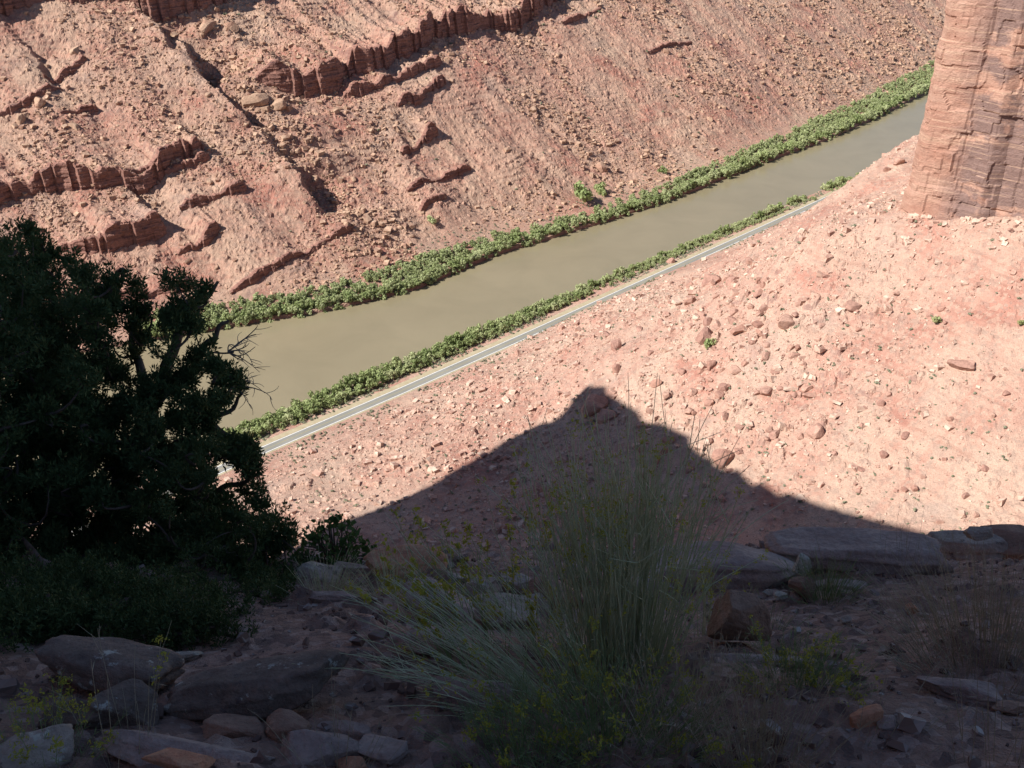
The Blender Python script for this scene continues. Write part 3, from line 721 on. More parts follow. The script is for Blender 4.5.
b_ = m.noise(22, 5, .7); c = m.mix(.8, c, m.mix(1., c, m.ramp(b_, [(.3, .6), (.7, 1.25)]), 'MULTIPLY'))
m.bump(m.math('ADD', b_, m.noise(90, 3, .6)), .02, .9); mat_soil = m.col(c)
gx = np.concatenate([-spaced(9, 70, .25, 3)[::-1], np.arange(-8.98, 9, .035), spaced(9.05, 70, .25, 3)])
gy = np.concatenate([-spaced(1.3, 9, .15, .8)[::-1], np.arange(-1.28, 6.4, .035), spaced(6.42, 95, .08, 3)])
XX, YY = np.meshgrid(gx, gy); ZZ = fg_z(XX, YY, True)
o = mesh_np('rim_ground', np.stack([XX.ravel(), YY.ravel(), ZZ.ravel()], 1), grid_faces(len(gy), len(gx)), mat_soil, True)
tag(o, 'shaded reddish soil of the rim in front of the camera', kind='structure')

def fgrock_mat(name, a, b, lich=None, sc=6.):
    m = M(name, .9); f = m.noise(sc, 5, .65); c = m.mix(m.ramp(f, [(.32, 0.), (.68, 1.)]), a, b)
    g2 = m.noise(sc*7, 4, .7); c = m.mix(.7, c, m.mix(1., c, m.ramp(g2, [(.3, .65), (.7, 1.2)]), 'MULTIPLY'))
    if lich:
        l = m.ramp(m.noise(sc*3.2, 5, .7), [(.60, 0.), (.66, .8)]); c = m.mix(l, c, lich)
        l2 = m.ramp(m.noise(sc*2.1, 5, .75, m.pos((1, 1.3, .8))), [(.60, 0.), (.66, .7)]); c = m.mix(l2, c, (.098, .085, .088))
    m.bump(m.math('ADD', m.noise(sc*2, 5, .6), m.math('MULTIPLY', g2, .25)), .035, .9); return m.col(c)
RM = {'purple': fgrock_mat('purplish_sandstone', (.351, .251, .226), (.552, .419, .362)), 'grey': fgrock_mat('lichened_sandstone', (.335, .260, .212), (.569, .451, .378), (.639, .614, .533)),
      'red': fgrock_mat('red_sandstone', (.569, .235, .144), (.639, .385, .242)), 'brown': fgrock_mat('brown_sandstone', (.284, .176, .129), (.452, .284, .212)),
      'pale': fgrock_mat('pale_sandstone', (.569, .485, .408), (.639, .614, .533), (.418, .335, .272), 14.), 'dark': fgrock_mat('dark_sandstone', (.168, .126, .106), (.302, .227, .189), (.569, .586, .533))}
def fg_rock(u, v, w, h, mat, label, sd, cuts=14, lo=.55, hi=.98, rough=.028, sub=5, depth=None, sink=.25, roll=0., t=None, yaw=None, name='rock', group=None, tilt=.1, dt=0.):
    """a rock whose visible outline is about w x h pixels, centred on the sight line through u, v, resting in the rim soil"""
    r = np.random.RandomState(sd)
    p, tt = hit_fg(u, min(v+h*.35, 900)); t = (t or tt)+dt; d = ray(u, v); c = d*t+np.array([0, 0, H])
    W = w/F*t; Hh = h/F*t; D = min(depth if depth else W*.65, .8*Hh/.64)
    V, Fc = chisel(r, sub, cuts, lo, hi, rough, 2.2, .85); V = V/np.abs(V).max(0)
    bz = np.floor(V[:, 2]*4.5+.5*vn(V[:, 0]*2, V[:, 1]*2, sd)); V[:, :2] *= (1+.09*(_h(bz, bz*0, sd)-.6))[:, None]*(1+.03*fbm(V[:, 0]*7+V[:, 2]*5, V[:, 1]*7, 3, sd))[:, None]
    V[:, 2] = np.where(V[:, 2] < 0, V[:, 2]*1.25, V[:, 2])
    zh = math.sqrt(max(Hh*Hh-(.64*D)**2, 0))/.77
    V = V*np.array([W*.5, D*.5, zh*.5])
    R_ = np.array(Matrix.Rotation(yaw if yaw is not None else r.uniform(-.3, .3), 3, 'Z') @ Matrix.Rotation(r.uniform(-tilt, tilt)-.25*(h < w*.5), 3, 'X') @ Matrix.Rotation(roll, 3, 'Y'))
    V = V@R_.T
    o = mesh_np(name, V, Fc, RM[mat], True, loc=(c[0], c[1], c[2]-zh*.06))
    return tag(o, label, 'rock', group)
RK = [
 (108, 664, 160, 60, 'dark', 'largest dark weathered boulder with an overhanging rim, under the juniper', dict(cuts=9, lo=.62, hi=.98, rough=.07, depth=.8)),
 (128, 706, 66, 56, 'dark', 'rounded dark boulder tucked beneath the overhang of the largest one', dict(rough=.05)),
 (72, 716, 66, 40, 'dark', 'low dark boulder at the left foot of the overhanging one', dict(rough=.05)),
 (40, 748, 96, 60, 'grey', 'lichen speckled wedge boulder in the bottom left corner', dict(roll=.35, rough=.05)),
 (185, 655, 34, 11, 'pale', 'small flat stone with a white tip right of the overhanging boulder', {}),
 (262, 690, 196, 66, 'dark', 'smooth sloping bedrock face with a pale blue lichen streak', dict(cuts=10, lo=.6, hi=.98, rough=.05, depth=1.5, roll=-.2)),
 (236, 730, 80, 28, 'brown', 'flat brownish slab behind the long purple slab', {}),
 (284, 729, 56, 36, 'brown', 'angular reddish brown rock between slabs at lower left', dict(rough=.02)),
 (186, 752, 200, 38, 'purple', 'long pale purple slab along the lower left edge', dict(rough=.04, depth=.4, sub=5)),
 (182, 760, 92, 26, 'red', 'rust red slab lying against the long purple slab', dict(rough=.03, t=2.4)),
 (318, 748, 84, 46, 'purple', 'rounded purple rock with a domed top at lower left', dict(rough=.03)),
 (345, 727, 60, 16, 'purple', 'thin purple slab behind the domed rock', {}),
 (378, 748, 60, 34, 'purple', 'broken purplish rock right of the domed one', dict(rough=.05)),
 (352, 764, 34, 18, 'red', 'small reddish stone at the bottom edge below the domed rock', {}),
 (406, 564, 84, 40, 'red', 'pinkish red block with a smooth rounded top on the rim', dict(cuts=7, lo=.7, rough=.02)),
 (356, 568, 46, 13, 'purple', 'flat slab on the rim beside the small leafy shrub', {}),
 (318, 572, 48, 24, 'grey', 'grey knobbly rim rock below the small leafy shrub', dict(rough=.07)),
 (335, 598, 60, 16, 'purple', 'low bluish ledge beneath the leafy shrub', {}),
 (334, 612, 24, 9, 'pale', 'small pale angular stone under the leafy shrub', {}),
 (444, 604, 90, 40, 'purple', 'slanting purple slab running down from the red block', dict(roll=.3, rough=.04)),
 (456, 578, 26, 16, 'grey', 'small grey rock just right of the red block', {}),
 (480, 586, 46, 26, 'grey', 'grey stepped rock on the rim behind the yellow flowers', dict(rough=.05)),
 (516, 582, 50, 22, 'grey', 'dark edged flat topped rock in the middle of the rim', dict(rough=.05)),
 (502, 614, 72, 38, 'grey', 'square grey block below the stepped rim rocks', dict(cuts=10, lo=.6, hi=.8, rough=.02)),
 (560, 596, 70, 40, 'brown', 'brownish rock behind the left stems of the big shrub', dict(rough=.04)),
 (425, 640, 80, 30, 'purple', 'low slab among the grey stems of the leaning spray', {}),
 (470, 690, 90, 40, 'purple', 'purplish slab half hidden under the leaning spray', dict(rough=.04)),
 (714, 568, 166, 60, 'purple', 'big smooth purple ledge behind the right of the flowering shrub', dict(cuts=8, lo=.7, hi=.98, rough=.03, depth=1.0)),
 (862, 552, 190, 52, 'purple', 'long smooth rounded ledge forming the rim at right', dict(cuts=7, lo=.72, hi=.98, rough=.03, depth=1.1)),
 (968, 546, 88, 38, 'grey', 'pale rim boulder carrying a flat cap stone', dict(rough=.06)),
 (980, 532, 38, 14, 'grey', 'flat cap stone on top of the pale rim boulder', dict(t=6.0)),
 (1022, 542, 86, 40, 'brown', 'dark red ledge rock cut by the right frame edge on the rim', dict(rough=.04)),
 (742, 612, 72, 60, 'brown', 'tilted flat faced brown slab below the purple ledge', dict(cuts=12, lo=.5, hi=.85, rough=.015, roll=.3, dt=-.3)),
 (802, 565, 20, 22, 'pale', 'mottled whitish stone standing on the rim ledge', dict(rough=.04, dt=-.55)),
 (796, 548, 13, 8, 'brown', 'tiny brown stone perched above the mottled whitish stone', dict(dt=-.5)),
 (803, 584, 28, 18, 'brown', 'tan stone under the mottled whitish one', dict(dt=-.35)),
 (779, 595, 17, 8, 'pale', 'white pebble like stone right of its twin near the tan stone', dict(dt=-.2)),
 (768, 592, 11, 7, 'pale', 'smaller white stone left of its twin near the tan stone', dict(dt=-.2)),
 (864, 554, 14, 7, 'brown', 'little brown stone resting on the long smooth rim ledge', dict(dt=-.4)),
 (758, 660, 128, 16, 'purple', 'thin bluish slab sticking out of the soil below the tilted brown slab', dict(rough=.03)),
 (864, 717, 36, 28, 'red', 'rust red angular stone on bare soil at lower right', dict(cuts=11, lo=.55, hi=.8, rough=.02)),
 (888, 724, 24, 14, 'purple', 'thin purple stone leaning right of the rust red one', {}),
 (964, 690, 88, 30, 'purple', 'flat purple paving like slab at right with a notched edge', dict(cuts=10, lo=.55, hi=.85, rough=.02)),
 (912, 608, 16, 12, 'red', 'dark red stone in the middle of the bare soil at right', {}),
 (1010, 705, 40, 16, 'brown', 'low brown rock at the right frame edge below the dry grass', {}),
 (640, 590, 74, 34, 'purple', 'low broad slab right behind the central stems', dict(rough=.04)),
 (590, 580, 50, 24, 'brown', 'small square rim rock seen through the central stems', {}),
 (535, 604, 44, 22, 'grey', 'pale wedge rock right of the square grey block', {}),
 (838, 584, 60, 16, 'purple', 'thin shelf of rock under the long rim ledge', dict(rough=.04)),
 (930, 566, 56, 20, 'purple', 'cracked shelf rock joining the long ledge and the capped boulder', dict(rough=.04)),
 (846, 620, 14, 8, 'grey', 'small grey stone on the soil beside the rim tuft', {}),
 (922, 614, 14, 6, 'grey', 'small flat grey stone touching the dark red one', {}),
]
for i, (u, v, w_, h_, mt, lab, kw) in enumerate(RK): fg_rock(u, v, w_, h_, mt, lab, 900+i, **kw)
r = np.random.RandomState(61)
K = 5200; px_ = r.uniform(-3.2, 3.8, K); py_ = r.uniform(1.3, 5.2, K); ok = (vn(px_*1.2, py_*1.2, 540) > -.22) & (py_ < crest(px_)-.05); px_, py_ = px_[ok], py_[ok]
m = M('pebble_stone', .9); q = m.sep(m.vor(22.), 0); mat_peb = m.col(m.ramp(q, [(0., (.13, .08, .07)), (.6, (.25, .165, .135)), (.9, (.33, .27, .25)), (1., (.50, .45, .42))]))
tag(scree('pebbles', px_, py_, lambda a, b: fg_z(a, b, True), np.clip(.008*(1-r.rand(len(px_)))**(-.5), 0, .06), mat_peb, 8, world=True), 'scattered pebbles on the shaded rim soil', 'pebbles', None, 'stuff')

# ------------------------------------------------------------------ tubes, stems, leaves
class Acc:
    def __init__(s): s.V = []; s.F = []; s.n = 0
    def add(s, V, Fq): s.V.append(V); s.F.append(Fq+s.n); s.n += len(V)
    def tube(s, P, R_, k=5):
        P = np.asarray(P, float); n = len(P); T = np.gradient(P, axis=0); T /= np.maximum(np.linalg.norm(T, axis=1, keepdims=True), 1e-9)
        ref = np.array([.3, .9, .2]) if abs(T[0][2]) > .6 else np.array([0, 0, 1.]); A = np.cross(T, ref); A /= np.maximum(np.linalg.norm(A, axis=1, keepdims=True), 1e-9); B = np.cross(T, A)
        a = np.arange(k)*2*math.pi/k; R_ = np.broadcast_to(np.asarray(R_, float), (n,))
        V = P[:, None]+R_[:, None, None]*(A[:, None]*np.cos(a)[None, :, None]+B[:, None]*np.sin(a)[None, :, None])
        i = (np.arange(n-1)[:, None]*k+np.arange(k)[None]).ravel(); j = (np.arange(n-1)[:, None]*k+(np.arange(k)[None]+1) % k).ravel()
        s.add(V.reshape(-1, 3), np.stack([i, j, j+k, i+k], 1))
    def build(s, name, mat, parent=None, smooth=False):
        if not s.V: return None
        return mesh_np(name, np.concatenate(s.V), np.concatenate(s.F), mat, smooth, parent)
def bez(a, b, c, n):
    t = np.linspace(0, 1, n)[:, None]; return a*(1-t)**2+2*b*t*(1-t)+c*t*t
def root_at(name, p, label, cat, group=None): return empty(name, tuple(p), label, cat, group)

def stem_plant(name, base, label, cat, sd, n, hgt, lean=(0, 0, 0), spread=.5, rad=.0016, mats=None, flowers=.35, branch=.5, base_r=.08, leafy=0, droop=.15, group=None, fl_size=.00455, hmin=.45):
    """a tuft of thin upright stems, some forked near the top and ending in small flower heads"""
    r = np.random.RandomState(sd); p0 = np.array(base, float); root = root_at(name, p0, label, cat, group)
    st, fl, lf = Acc(), Acc(), Acc(); lean = np.array(lean, float)
    def head(q, d):
        for _ in range(r.randint(5, 11)):
            c = q+r.normal(size=3)*.008+d*r.uniform(-.035, .012); k = 4
            V, Fq = quads_at(np.repeat(c[None], k, 0)+r.normal(size=(k, 3))*.003, r.normal(size=(k, 3)), r.uniform(.6, 1.2, k)*fl_size, r, 1.9); fl.add(V, Fq)
    for i in range(n):
        a = r.uniform(0, 6.283); q = r.rand()**.7; b = np.array([math.cos(a), math.sin(a), 0])*base_r*q
        d = np.array([math.cos(a)*spread*q, math.sin(a)*spread*q, 1.])+lean+r.normal(size=3)*.07; d /= np.linalg.norm(d)
        L = hgt*r.uniform(hmin, 1.)*(1-.12*q); tip = b+d*L+np.array([0, 0, -droop*L*q]); mid = b+d*L*.5+r.normal(size=3)*.035*L+np.array([0, 0, .05*L])
        P = bez(b, mid, tip, 7); st.tube(P, np.linspace(rad, rad*.45, 7)*r.uniform(.7, 1.2), 3)
        ends = [(P[-1], d)]
        if r.rand() < branch:
            for _ in range(r.randint(2, 5)):
                j = r.randint(3, 6); dd = d+r.normal(size=3)*.35; dd /= np.linalg.norm(dd); e = P[j]+dd*L*r.uniform(.12, .3)
                st.tube(bez(P[j], (P[j]+e)/2+r.normal(size=3)*.006, e, 4), np.linspace(rad*.6, rad*.35, 4), 3); ends.append((e, dd))
        if r.rand() < flowers:
            for e, dd in ends[:3]: head(e, dd)
        if leafy:
            k = r.poisson(leafy)
            if k:
                tt = r.uniform(.15, .95, k); c = b*(1-tt[:, None])**2+2*mid*(tt*(1-tt))[:, None]+tip*(tt**2)[:, None]
                dv = d[None]+r.normal(size=(k, 3))*.55; dv /= np.linalg.norm(dv, axis=1, keepdims=True); l = r.uniform(.015, .04, k)[:, None]; sd_ = np.cross(dv, r.normal(size=(k, 3))); sd_ /= np.linalg.norm(sd_, axis=1, keepdims=True)
                V = np.stack([c, c+dv*l*.5+sd_*.0011, c+dv*l, c+dv*l*.5-sd_*.0011], 1).reshape(-1, 3); lf.add(V, np.arange(4*k).reshape(-1, 4))
    st.build('stems', mats[0], root); fl.build('flowers', mats[1], root); lf.build('leaves', mats[2], root)
    return root
mat_stem = leaf_mat('grey_green_stem', [(.36, .39, .22), (.54, .55, .34), (.66, .64, .46)], obj=False, sc=30., trans=0)
mat_straw = leaf_mat('dry_straw', [(.28, .23, .16), (.42, .35, .24), (.56, .49, .36)], obj=False, sc=30., trans=0)
mat_greenstem = leaf_mat('green_stem', [(.16, .22, .09), (.24, .31, .13), (.34, .40, .20)], obj=False, sc=30., trans=0)
mat_flower = leaf_mat('yellow_flower', [(.30, .31, .06), (.46, .42, .06), (.58, .54, .12)], obj=False, sc=60., trans=.2)
mat_nleaf = leaf_mat('narrow_leaf', [(.17, .21, .10), (.26, .31, .15), (.38, .41, .23)], obj=False, sc=30., trans=.2)
RB = (mat_stem, mat_flower, mat_nleaf); GRN = (mat_greenstem, mat_flower, mat_nleaf); DRY = (mat_straw, mat_flower, mat_straw)
def gp(u, v): return hit_fg(u, v)[0]-np.array([0, 0, .02])
b = gp(628, 668)
stem_plant('flowering_shrub', b, 'tall grey green shrub of thin stems with yellow tips in the centre', 'shrub', 1, 215, 1.0, (-.02, 0, 0), .24, .0026, RB, .14, .5, .13, 2, .05, hmin=.6)
stem_plant('flowering_shrub', gp(596, 676), 'left leaning tall stem bunch with yellow tips beside the central shrub', 'shrub', 2, 80, .98, (-.10, .05, 0), .16, .0026, RB, .2, .5, .10, 2.5, .06)
stem_plant('flowering_shrub', gp(548, 700), 'low grey spray of stems leaning far to the left with few flowers', 'shrub', 3, 150, .74, (-.85, .05, 0), .6, .0018, RB, .03, .4, .16, 1.5, .22)
stem_plant('flowering_shrub', gp(470, 672), 'sparse flowering stalks with yellow heads left of the central shrub', 'shrub', 4, 38, .62, (-.42, .18, 0), .42, .0016, GRN, .75, .7, .12, 3, .05, fl_size=.0075)
stem_plant('flowering_shrub', gp(530, 640), 'thin upright stalks with yellow heads against the dark slope', 'shrub', 5, 26, .62, (-.15, .1, 0), .5, .0014, GRN, .85, .6, .2, 2, .05, fl_size=.0075)
stem_plant('flowering_shrub', gp(704, 640), 'small yellow tipped stalks in front of the smooth purple ledge', 'shrub', 6, 34, .46, (-.05, .1, 0), .35, .0014, RB, .35, .5, .09, 3, .05)
stem_plant('low_plant', gp(610, 745), 'low bright green plant with many tiny yellow flowers at bottom centre', 'plant', 7, 300, .30, (-.02, 0, 0), .85, .0013, GRN, .12, .8, .18, 6, .05, fl_size=.005)
stem_plant('low_plant', gp(520, 760), 'low green flowering plant at the bottom left of the centre', 'plant', 8, 170, .25, (-.1, 0, 0), .8, .0013, GRN, .12, .8, .14, 6, .05, fl_size=.005)
stem_plant('low_plant', gp(800, 690), 'small yellowish green plant left of the rust red stone', 'plant', 9, 190, .20, (0, 0, 0), .9, .0011, GRN, .15, .6, .13, 8, .05, fl_size=.0045)
stem_plant('grass_clump', gp(690, 752), 'dry grass clump at the bottom right of the central shrubs', 'grass', 10, 130, .36, (.05, 0, 0), .6, .0012, DRY, 0, .1, .16, 3, .2)
stem_plant('grass_clump', gp(760, 765), 'straw coloured grass at the bottom edge right of centre', 'grass', 11, 120, .40, (-.05, 0, 0), .4, .0011, DRY, 0, .1, .12, 2, .15)
stem_plant('grass_clump', gp(826, 602), 'small green grass tuft on the soil near the mottled stone', 'grass', 12, 240, .27, (0, 0, 0), .9, .0012, GRN, 0, 0, .10, 2, .2)
stem_plant('grass_clump', gp(1000, 668), 'large dry brown grass clump at the right edge', 'grass', 13, 520, .42, (-.05, 0, 0), .9, .0012, DRY, 0, .1, .30, 3, .2)
stem_plant('grass_clump', gp(905, 600), 'sparse tall dry grass stalks beneath the rim boulder', 'grass', 14, 50, .28, (0, 0, 0), .5, .0011, DRY, 0, .1, .45, 1, .1)
stem_plant('grass_clump', gp(1015, 762), 'few dry stalks in the bottom right corner', 'grass', 15, 30, .45, (-.05, 0, 0), .3, .0012, DRY, 0, .1, .15, 1, .1)
stem_plant('grass_clump', gp(118, 758), 'few dry stalks in front of the overhanging boulder', 'grass', 16, 22, .36, (.05, 0, 0), .35, .0012, DRY, .1, .1, .16, 1, .1)
stem_plant('grass_clump', gp(335, 768), 'thin dry stalks in front of the domed purple rock', 'grass', 17, 22, .30, (0, 0, 0), .5, .0012, DRY, 0, .1, .1, 1, .1)
stem_plant('low_plant', gp(45, 765), 'sparse yellowish weed over the speckled wedge boulder', 'plant', 18, 60, .24, (.1, 0, 0), .8, .0011, GRN, .4, .8, .12, 4, .05, fl_size=.0045)
stem_plant('grass_clump', gp(330, 598), 'fine grey grass tuft below the small leafy shrub', 'grass', 19, 180, .26, (.25, 0, 0), .9, .0011, RB, 0, 0, .12, 1, .2)
stem_plant('grass_clump', gp(395, 598), 'grey green tuft in front of the red block', 'grass', 20, 160, .30, (.1, 0, 0), .8, .0012, RB, 0, 0, .12, 2, .2)
stem_plant('grass_clump', gp(772, 632), 'thin yellow green tuft on the soil right of the tilted slab', 'grass', 21, 40, .2, (.1, 0, 0), .6, .0011, GRN, 0, 0, .08, 1, .2)
stem_plant('grass_clump', gp(860, 740), 'short sparse straw on the bare soil at lower right', 'grass', 22, 34, .16, (0, 0, 0), 1.4, .0010, DRY, 0, 0, .30, 1, .1)
stem_plant('grass_clump', gp(600, 655), 'dark grassy mound at the foot of the central shrub', 'grass', 23, 300, .30, (-.1, -.1, 0), 1.1, .0013, RB, 0, 0, .28, 3, .25)

# ------------------------------------------------------------------ juniper
mat_jun = leaf_mat('juniper_foliage', [(.045, .07, .028), (.075, .115, .042), (.11, .155, .06)], obj=False, sc=3.5, trans=.15)
mat_dead = (lambda m: m.col(m.ramp(m.noise(12, 4, .7), [(.3, (.16, .13, .11)), (.7, (.34, .30, .26))])))(M('dead_twig'))
def W(u, v, t): return ray(u, v)*t+np.array([0, 0, H])
def spray_cloud(C_, rad, k, L, wd, r, up=.35):
    """k slender scale-leaf sprays round each centre, pointing outward and a little up"""
    q = r.normal(size=(len(C_), k, 3)); q /= np.linalg.norm(q, axis=2, keepdims=True); rr = r.rand(len(C_), k, 1)**.4
    c = (C_[:, None]+q*rr*rad[:, None, None]*np.array([1, 1, .85])).reshape(-1, 3)
    d = (q+r.normal(size=q.shape)*.5+np.array([0, 0, up])).reshape(-1, 3); d /= np.linalg.norm(d, axis=1, keepdims=True)
    sd_ = np.cross(d, r.normal(size=d.shape)); sd_ /= np.linalg.norm(sd_, axis=1, keepdims=True)
    f_ = np.repeat(np.where(np.linalg.norm(C_+jb-np.array([0, 0, H]), axis=1) < 5.2, .62, 1.), k)[:, None]
    l = f_*L*r.uniform(.6, 1.4, (len(c), 1)); w_ = f_*wd*r.uniform(.7, 1.3, (len(c), 1))
    V = np.stack([c, c+d*l*.45+sd_*w_, c+d*l, c+d*l*.5-sd_*w_], 1).reshape(-1, 3); return V, np.arange(len(V)).reshape(-1, 4)
def inside(poly, x, y):
    c = False; j = len(poly)-1
    for i in range(len(poly)):
        (xi, yi), (xj, yj) = poly[i], poly[j]
        if (yi > y) != (yj > y) and x < (xj-xi)*(y-yi)/(yj-yi)+xi: c = not c
        j = i
    return c
jb = hit_fg(60, 628)[0]-np.array([0, 0, .05])
root = root_at('juniper_tree', jb, 'big dark juniper tree filling the left side on the shaded rim', 'tree')
def loc(P): return np.asarray(P, float)-jb
def clear(u, v, t, R_=.05):
    return min(t, hit_fg(u, v)[1]-R_-.06) if v > 500 else t
LIMBS = [[(60, 640, 6.3), (95, 540, 6.3), (125, 470, 6.1), (150, 400, 6.0), (170, 350, 6.0), (200, 300, 5.9), (212, 285, 5.9)],
 [(125, 470, 6.1), (165, 450, 5.9), (205, 420, 5.8), (240, 395, 5.7)], [(95, 540, 6.3), (150, 505, 5.9), (215, 490, 5.7), (262, 478, 5.6)],
 [(60, 640, 6.3), (55, 520, 6.5), (50, 400, 6.5), (40, 310, 6.4), (32, 240, 6.3)], [(55, 520, 6.5), (10, 430, 6.6), (-50, 350, 6.6), (-90, 290, 6.5)],
 [(50, 400, 6.5), (80, 330, 6.3), (110, 280, 6.2), (125, 262, 6.1)], [(60, 640, 6.3), (140, 585, 5.8), (220, 550, 5.6), (285, 535, 5.5)],
 [(150, 400, 6.0), (185, 370, 5.8), (215, 335, 5.7), (226, 318, 5.7)], [(55, 520, 6.5), (-40, 500, 6.3), (-150, 460, 6.0)], [(60, 640, 6.3), (-30, 600, 5.9), (-130, 590, 5.6)],
 [(60, 640, 6.3), (60, 590, 5.4), (30, 540, 4.9)], [(60, 640, 6.3), (150, 610, 5.4), (230, 595, 5.2)], [(150, 400, 6.0), (135, 340, 6.3), (150, 300, 6.4)],
 [(205, 420, 5.8), (240, 440, 5.8), (262, 460, 5.8)], [(140, 585, 5.8), (230, 575, 5.9), (300, 560, 5.9)]]
tr, br = Acc(), Acc(); nodes = []
r = np.random.RandomState(81)
for i, Lm in enumerate(LIMBS):
    P = np.array([loc(W(q[0], q[1], clear(*q))) for q in Lm]); 
    if i in (0, 3, 6, 9, 10, 11): P[0] = (0, 0, 0)
    t = np.linspace(0, len(P)-1, 6*len(P)); Q = np.stack([np.interp(t, range(len(P)), P[:, k]) for k in range(3)], 1)
    Q[1:-1] = (Q[:-2]+2*Q[1:-1]+Q[2:])/4; Q += np.stack([fbm(t*1.3+i, t*0+k, 2, 600+k) for k in range(3)], 1)*.10*np.minimum(t, 1)[:, None]
    r0 = .075 if i in (0, 3) else .034; R_ = np.linspace(r0, .008, len(Q)); (tr if i in (0, 3) else br).tube(Q, R_, 7)
    nodes.append(Q[4:])
nodes = np.concatenate(nodes)
OUT = [(-330, 640), (-330, 330), (-220, 240), (-100, 235), (-60, 222), (0, 226), (14, 222), (40, 232), (60, 246), (96, 250), (128, 262), (140, 275), (172, 272), (206, 278), (214, 300), (228, 318), (230, 345), (222, 366),
       (250, 378), (254, 395), (232, 408), (240, 436), (258, 448), (268, 470), (262, 488), (292, 510), (300, 540), (318, 560), (300, 596), (250, 640), (160, 652), (60, 640), (-60, 680)]
HOLES = [(120, 345, 18), (207, 395, 14), (222, 470, 15), (178, 300, 10), (75, 290, 9), (150, 330, 10), (205, 440, 9), (112, 400, 12), (240, 510, 10), (192, 345, 14), (60, 265, 10), (150, 370, 8), (98, 285, 9), (176, 415, 8), (228, 425, 10), (130, 300, 8), (20, 255, 7), (160, 490, 6), (205, 330, 9), (230, 490, 8)]
Cc, Rr = [], []
while len(Cc) < 1350:
    u, v = r.uniform(-320, 320), r.uniform(222, 650)
    pr = .13 if u < 30 else .07
    sparse = (v < 470 and u > 110) or v < 275
    R_ = pr*r.uniform(.5, 1.2)*(.85 if sparse else 1.05)
    pad = R_/6*F*.9
    if not all(inside(OUT, u+a, v+b_) for a, b_ in ((-pad, 0), (pad, 0), (0, -pad), (0, pad*.7))): continue
    if any((u-a)**2+(v-b_)**2 < (c_*.62+pad*.4)**2 for a, b_, c_ in HOLES): continue
    if sparse and r.rand() < .15: continue
    tm = 5.9-.3*(u > 150); dp = 1.1*math.sqrt(max(0, 1-((u+20)/330)**2))*(.35 if sparse else 1)
    Cc.append(loc(W(u, v, clear(u, v, tm+r.uniform(-dp, dp*.8), R_)))); Rr.append(R_)
while len(Cc) < 2050:
    u, v = r.uniform(-300, 215), r.uniform(250, 640)
    if u > 60 and v < 340+.75*(u-60): continue
    R_ = .10*r.uniform(.8, 1.3); pad = R_/6*F
    if not all(inside(OUT, u+a, v+b_) for a, b_ in ((-pad, 0), (pad, 0), (0, -pad), (0, pad*.7))): continue
    Cc.append(loc(W(u, v, clear(u, v, 5.9+r.uniform(-.8, .6), R_)))); Rr.append(R_)
Cc = np.array(Cc); Rr = np.array(Rr)
Cc_o = Cc[np.argsort([np.linalg.norm(nodes-c_, axis=1).min() for c_ in Cc])]
allN = np.concatenate([nodes, Cc_o]); nN = len(nodes)
for c_ in Cc_o:
    cand = allN[:nN]; dd = np.linalg.norm(cand-c_, axis=1)+.3*np.maximum(cand[:, 2]-c_[2], 0); a = cand[int(np.argmin(dd))]; nN += 1
    br.tube(bez(a, (a+c_)/2+r.normal(size=3)*.06+np.array([0, 0, -.04]), c_, 6), np.linspace(.009, .003, 6), 4)
tr.build('trunk', mat_bark, root, True); br.build('branches', mat_bark, root, True)
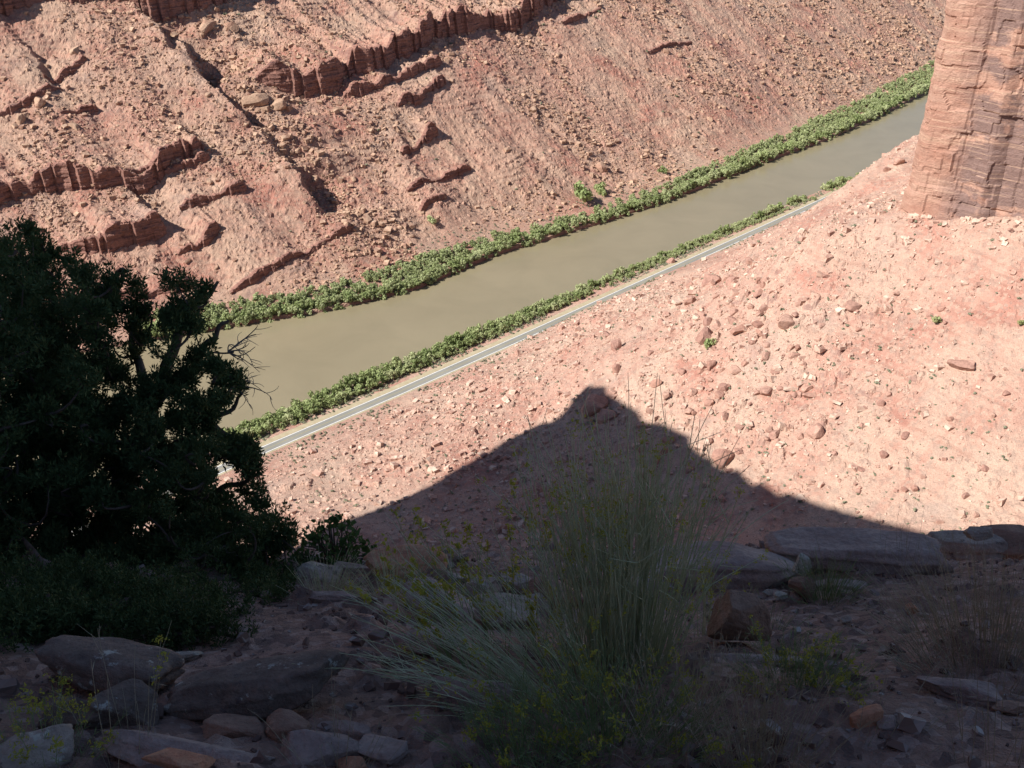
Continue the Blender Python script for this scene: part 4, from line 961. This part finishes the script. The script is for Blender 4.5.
# each lobe is broken into upright plumes of fine sprays
PC, PR = [], []
for c_, R_ in zip(Cc, Rr):
    k = 11; q = r.normal(size=(k, 3)); q /= np.linalg.norm(q, axis=1, keepdims=True); b0 = c_+q*R_*r.uniform(.3, 1.0, (k, 1))
    for j in range(k):
        up = np.array([q[j][0]*.5, q[j][1]*.5, 1.0]); up /= np.linalg.norm(up)
        for h_ in range(3): PC.append(b0[j]+up*h_*.02); PR.append((.027-.006*h_)*(.75 if np.linalg.norm(c_+jb-np.array([0, 0, H])) < 5.2 else 1))
V, Fq = spray_cloud(np.array(PC), np.array(PR), 11, .028, .0046, r, .8)
mesh_np('crown', V, Fq, mat_jun, False, root)
for (u, v, t, k, sx) in [(55, 575, 4.5, 5, 1), (20, 605, 4.3, 5, 1), (150, 632, 4.6, 6, 1), (205, 545, 5.1, 6, 1), (228, 352, 5.6, 9, 1), (235, 385, 5.6, 5, 1)]:
    p = loc(W(u, v, t)); dt = Acc(); dt.tube(bez(p+np.array([-.12*sx, .1, -.05]), p-.01, p+np.array([.03*sx, 0, 0]), 5), .005, 4)
    for j in range(k):
        d = np.array([sx*r.uniform(.2, 1), r.uniform(-.4, .3), r.uniform(-.5, .5)]); d /= np.linalg.norm(d); L = r.uniform(.12, .34) if v > 400 else r.uniform(.08, .22)
        e = p+d*L; P = bez(p, p+d*L*.5+r.normal(size=3)*.05, e, 7); dt.tube(P, np.linspace(.0042, .0016, 7), 4)
        for _ in range(3):
            q = P[r.randint(2, 6)]; d2 = d+r.normal(size=3)*.6; d2 /= np.linalg.norm(d2); dt.tube(bez(q, q+d2*L*.2+r.normal(size=3)*.015, q+d2*L*.42, 5), np.linspace(.0024, .001, 5), 3)
    dt.build('dead_branch', mat_dead, root)

# small leafy shrub on the rim
mat_oak = leaf_mat('leafy_shrub_leaf', [(.05, .10, .03), (.08, .15, .045), (.12, .20, .07)], obj=False, sc=14., trans=.25)
def leafy(label, pts, sd, leaf=.028, per=46):
    r = np.random.RandomState(sd); b = gp(pts[0][0], pts[0][1]+14); root = root_at('leafy_shrub', b, label, 'shrub'); A = Acc(); Lf = Acc()
    t0 = b[1]/ray(*pts[0][:2])[1]
    for u, v, R_ in pts:
        c = W(u, v, t0+r.uniform(-.25, .2))-b; Rm = R_/F*t0
        for j in range(5):
            e = c+r.normal(size=3)*Rm*.5; A.tube(bez(np.zeros(3), e*.5+r.normal(size=3)*.05, e, 7), np.linspace(.006, .002, 7), 4)
        q = r.normal(size=(per, 3)); q /= np.linalg.norm(q, axis=1, keepdims=True); P = c+q*Rm*r.rand(per, 1)**.5
        V, Fq = quads_at(P, q+r.normal(size=q.shape)*.7, r.uniform(.6, 1.3, per)*leaf, r); Lf.add(V, Fq)
    A.build('stems', mat_bark, root); Lf.build('leaves', mat_oak, root); return root
leafy('small leafy green shrub at the rim right of the juniper', [(338, 548, 16), (322, 530, 13), (345, 527, 12), (336, 520, 9), (352, 538, 13), (366, 548, 10), (376, 558, 8), (318, 548, 15), (300, 552, 14), (310, 536, 11), (350, 553, 13), (330, 558, 14), (388, 562, 7), (304, 566, 12)], 5)
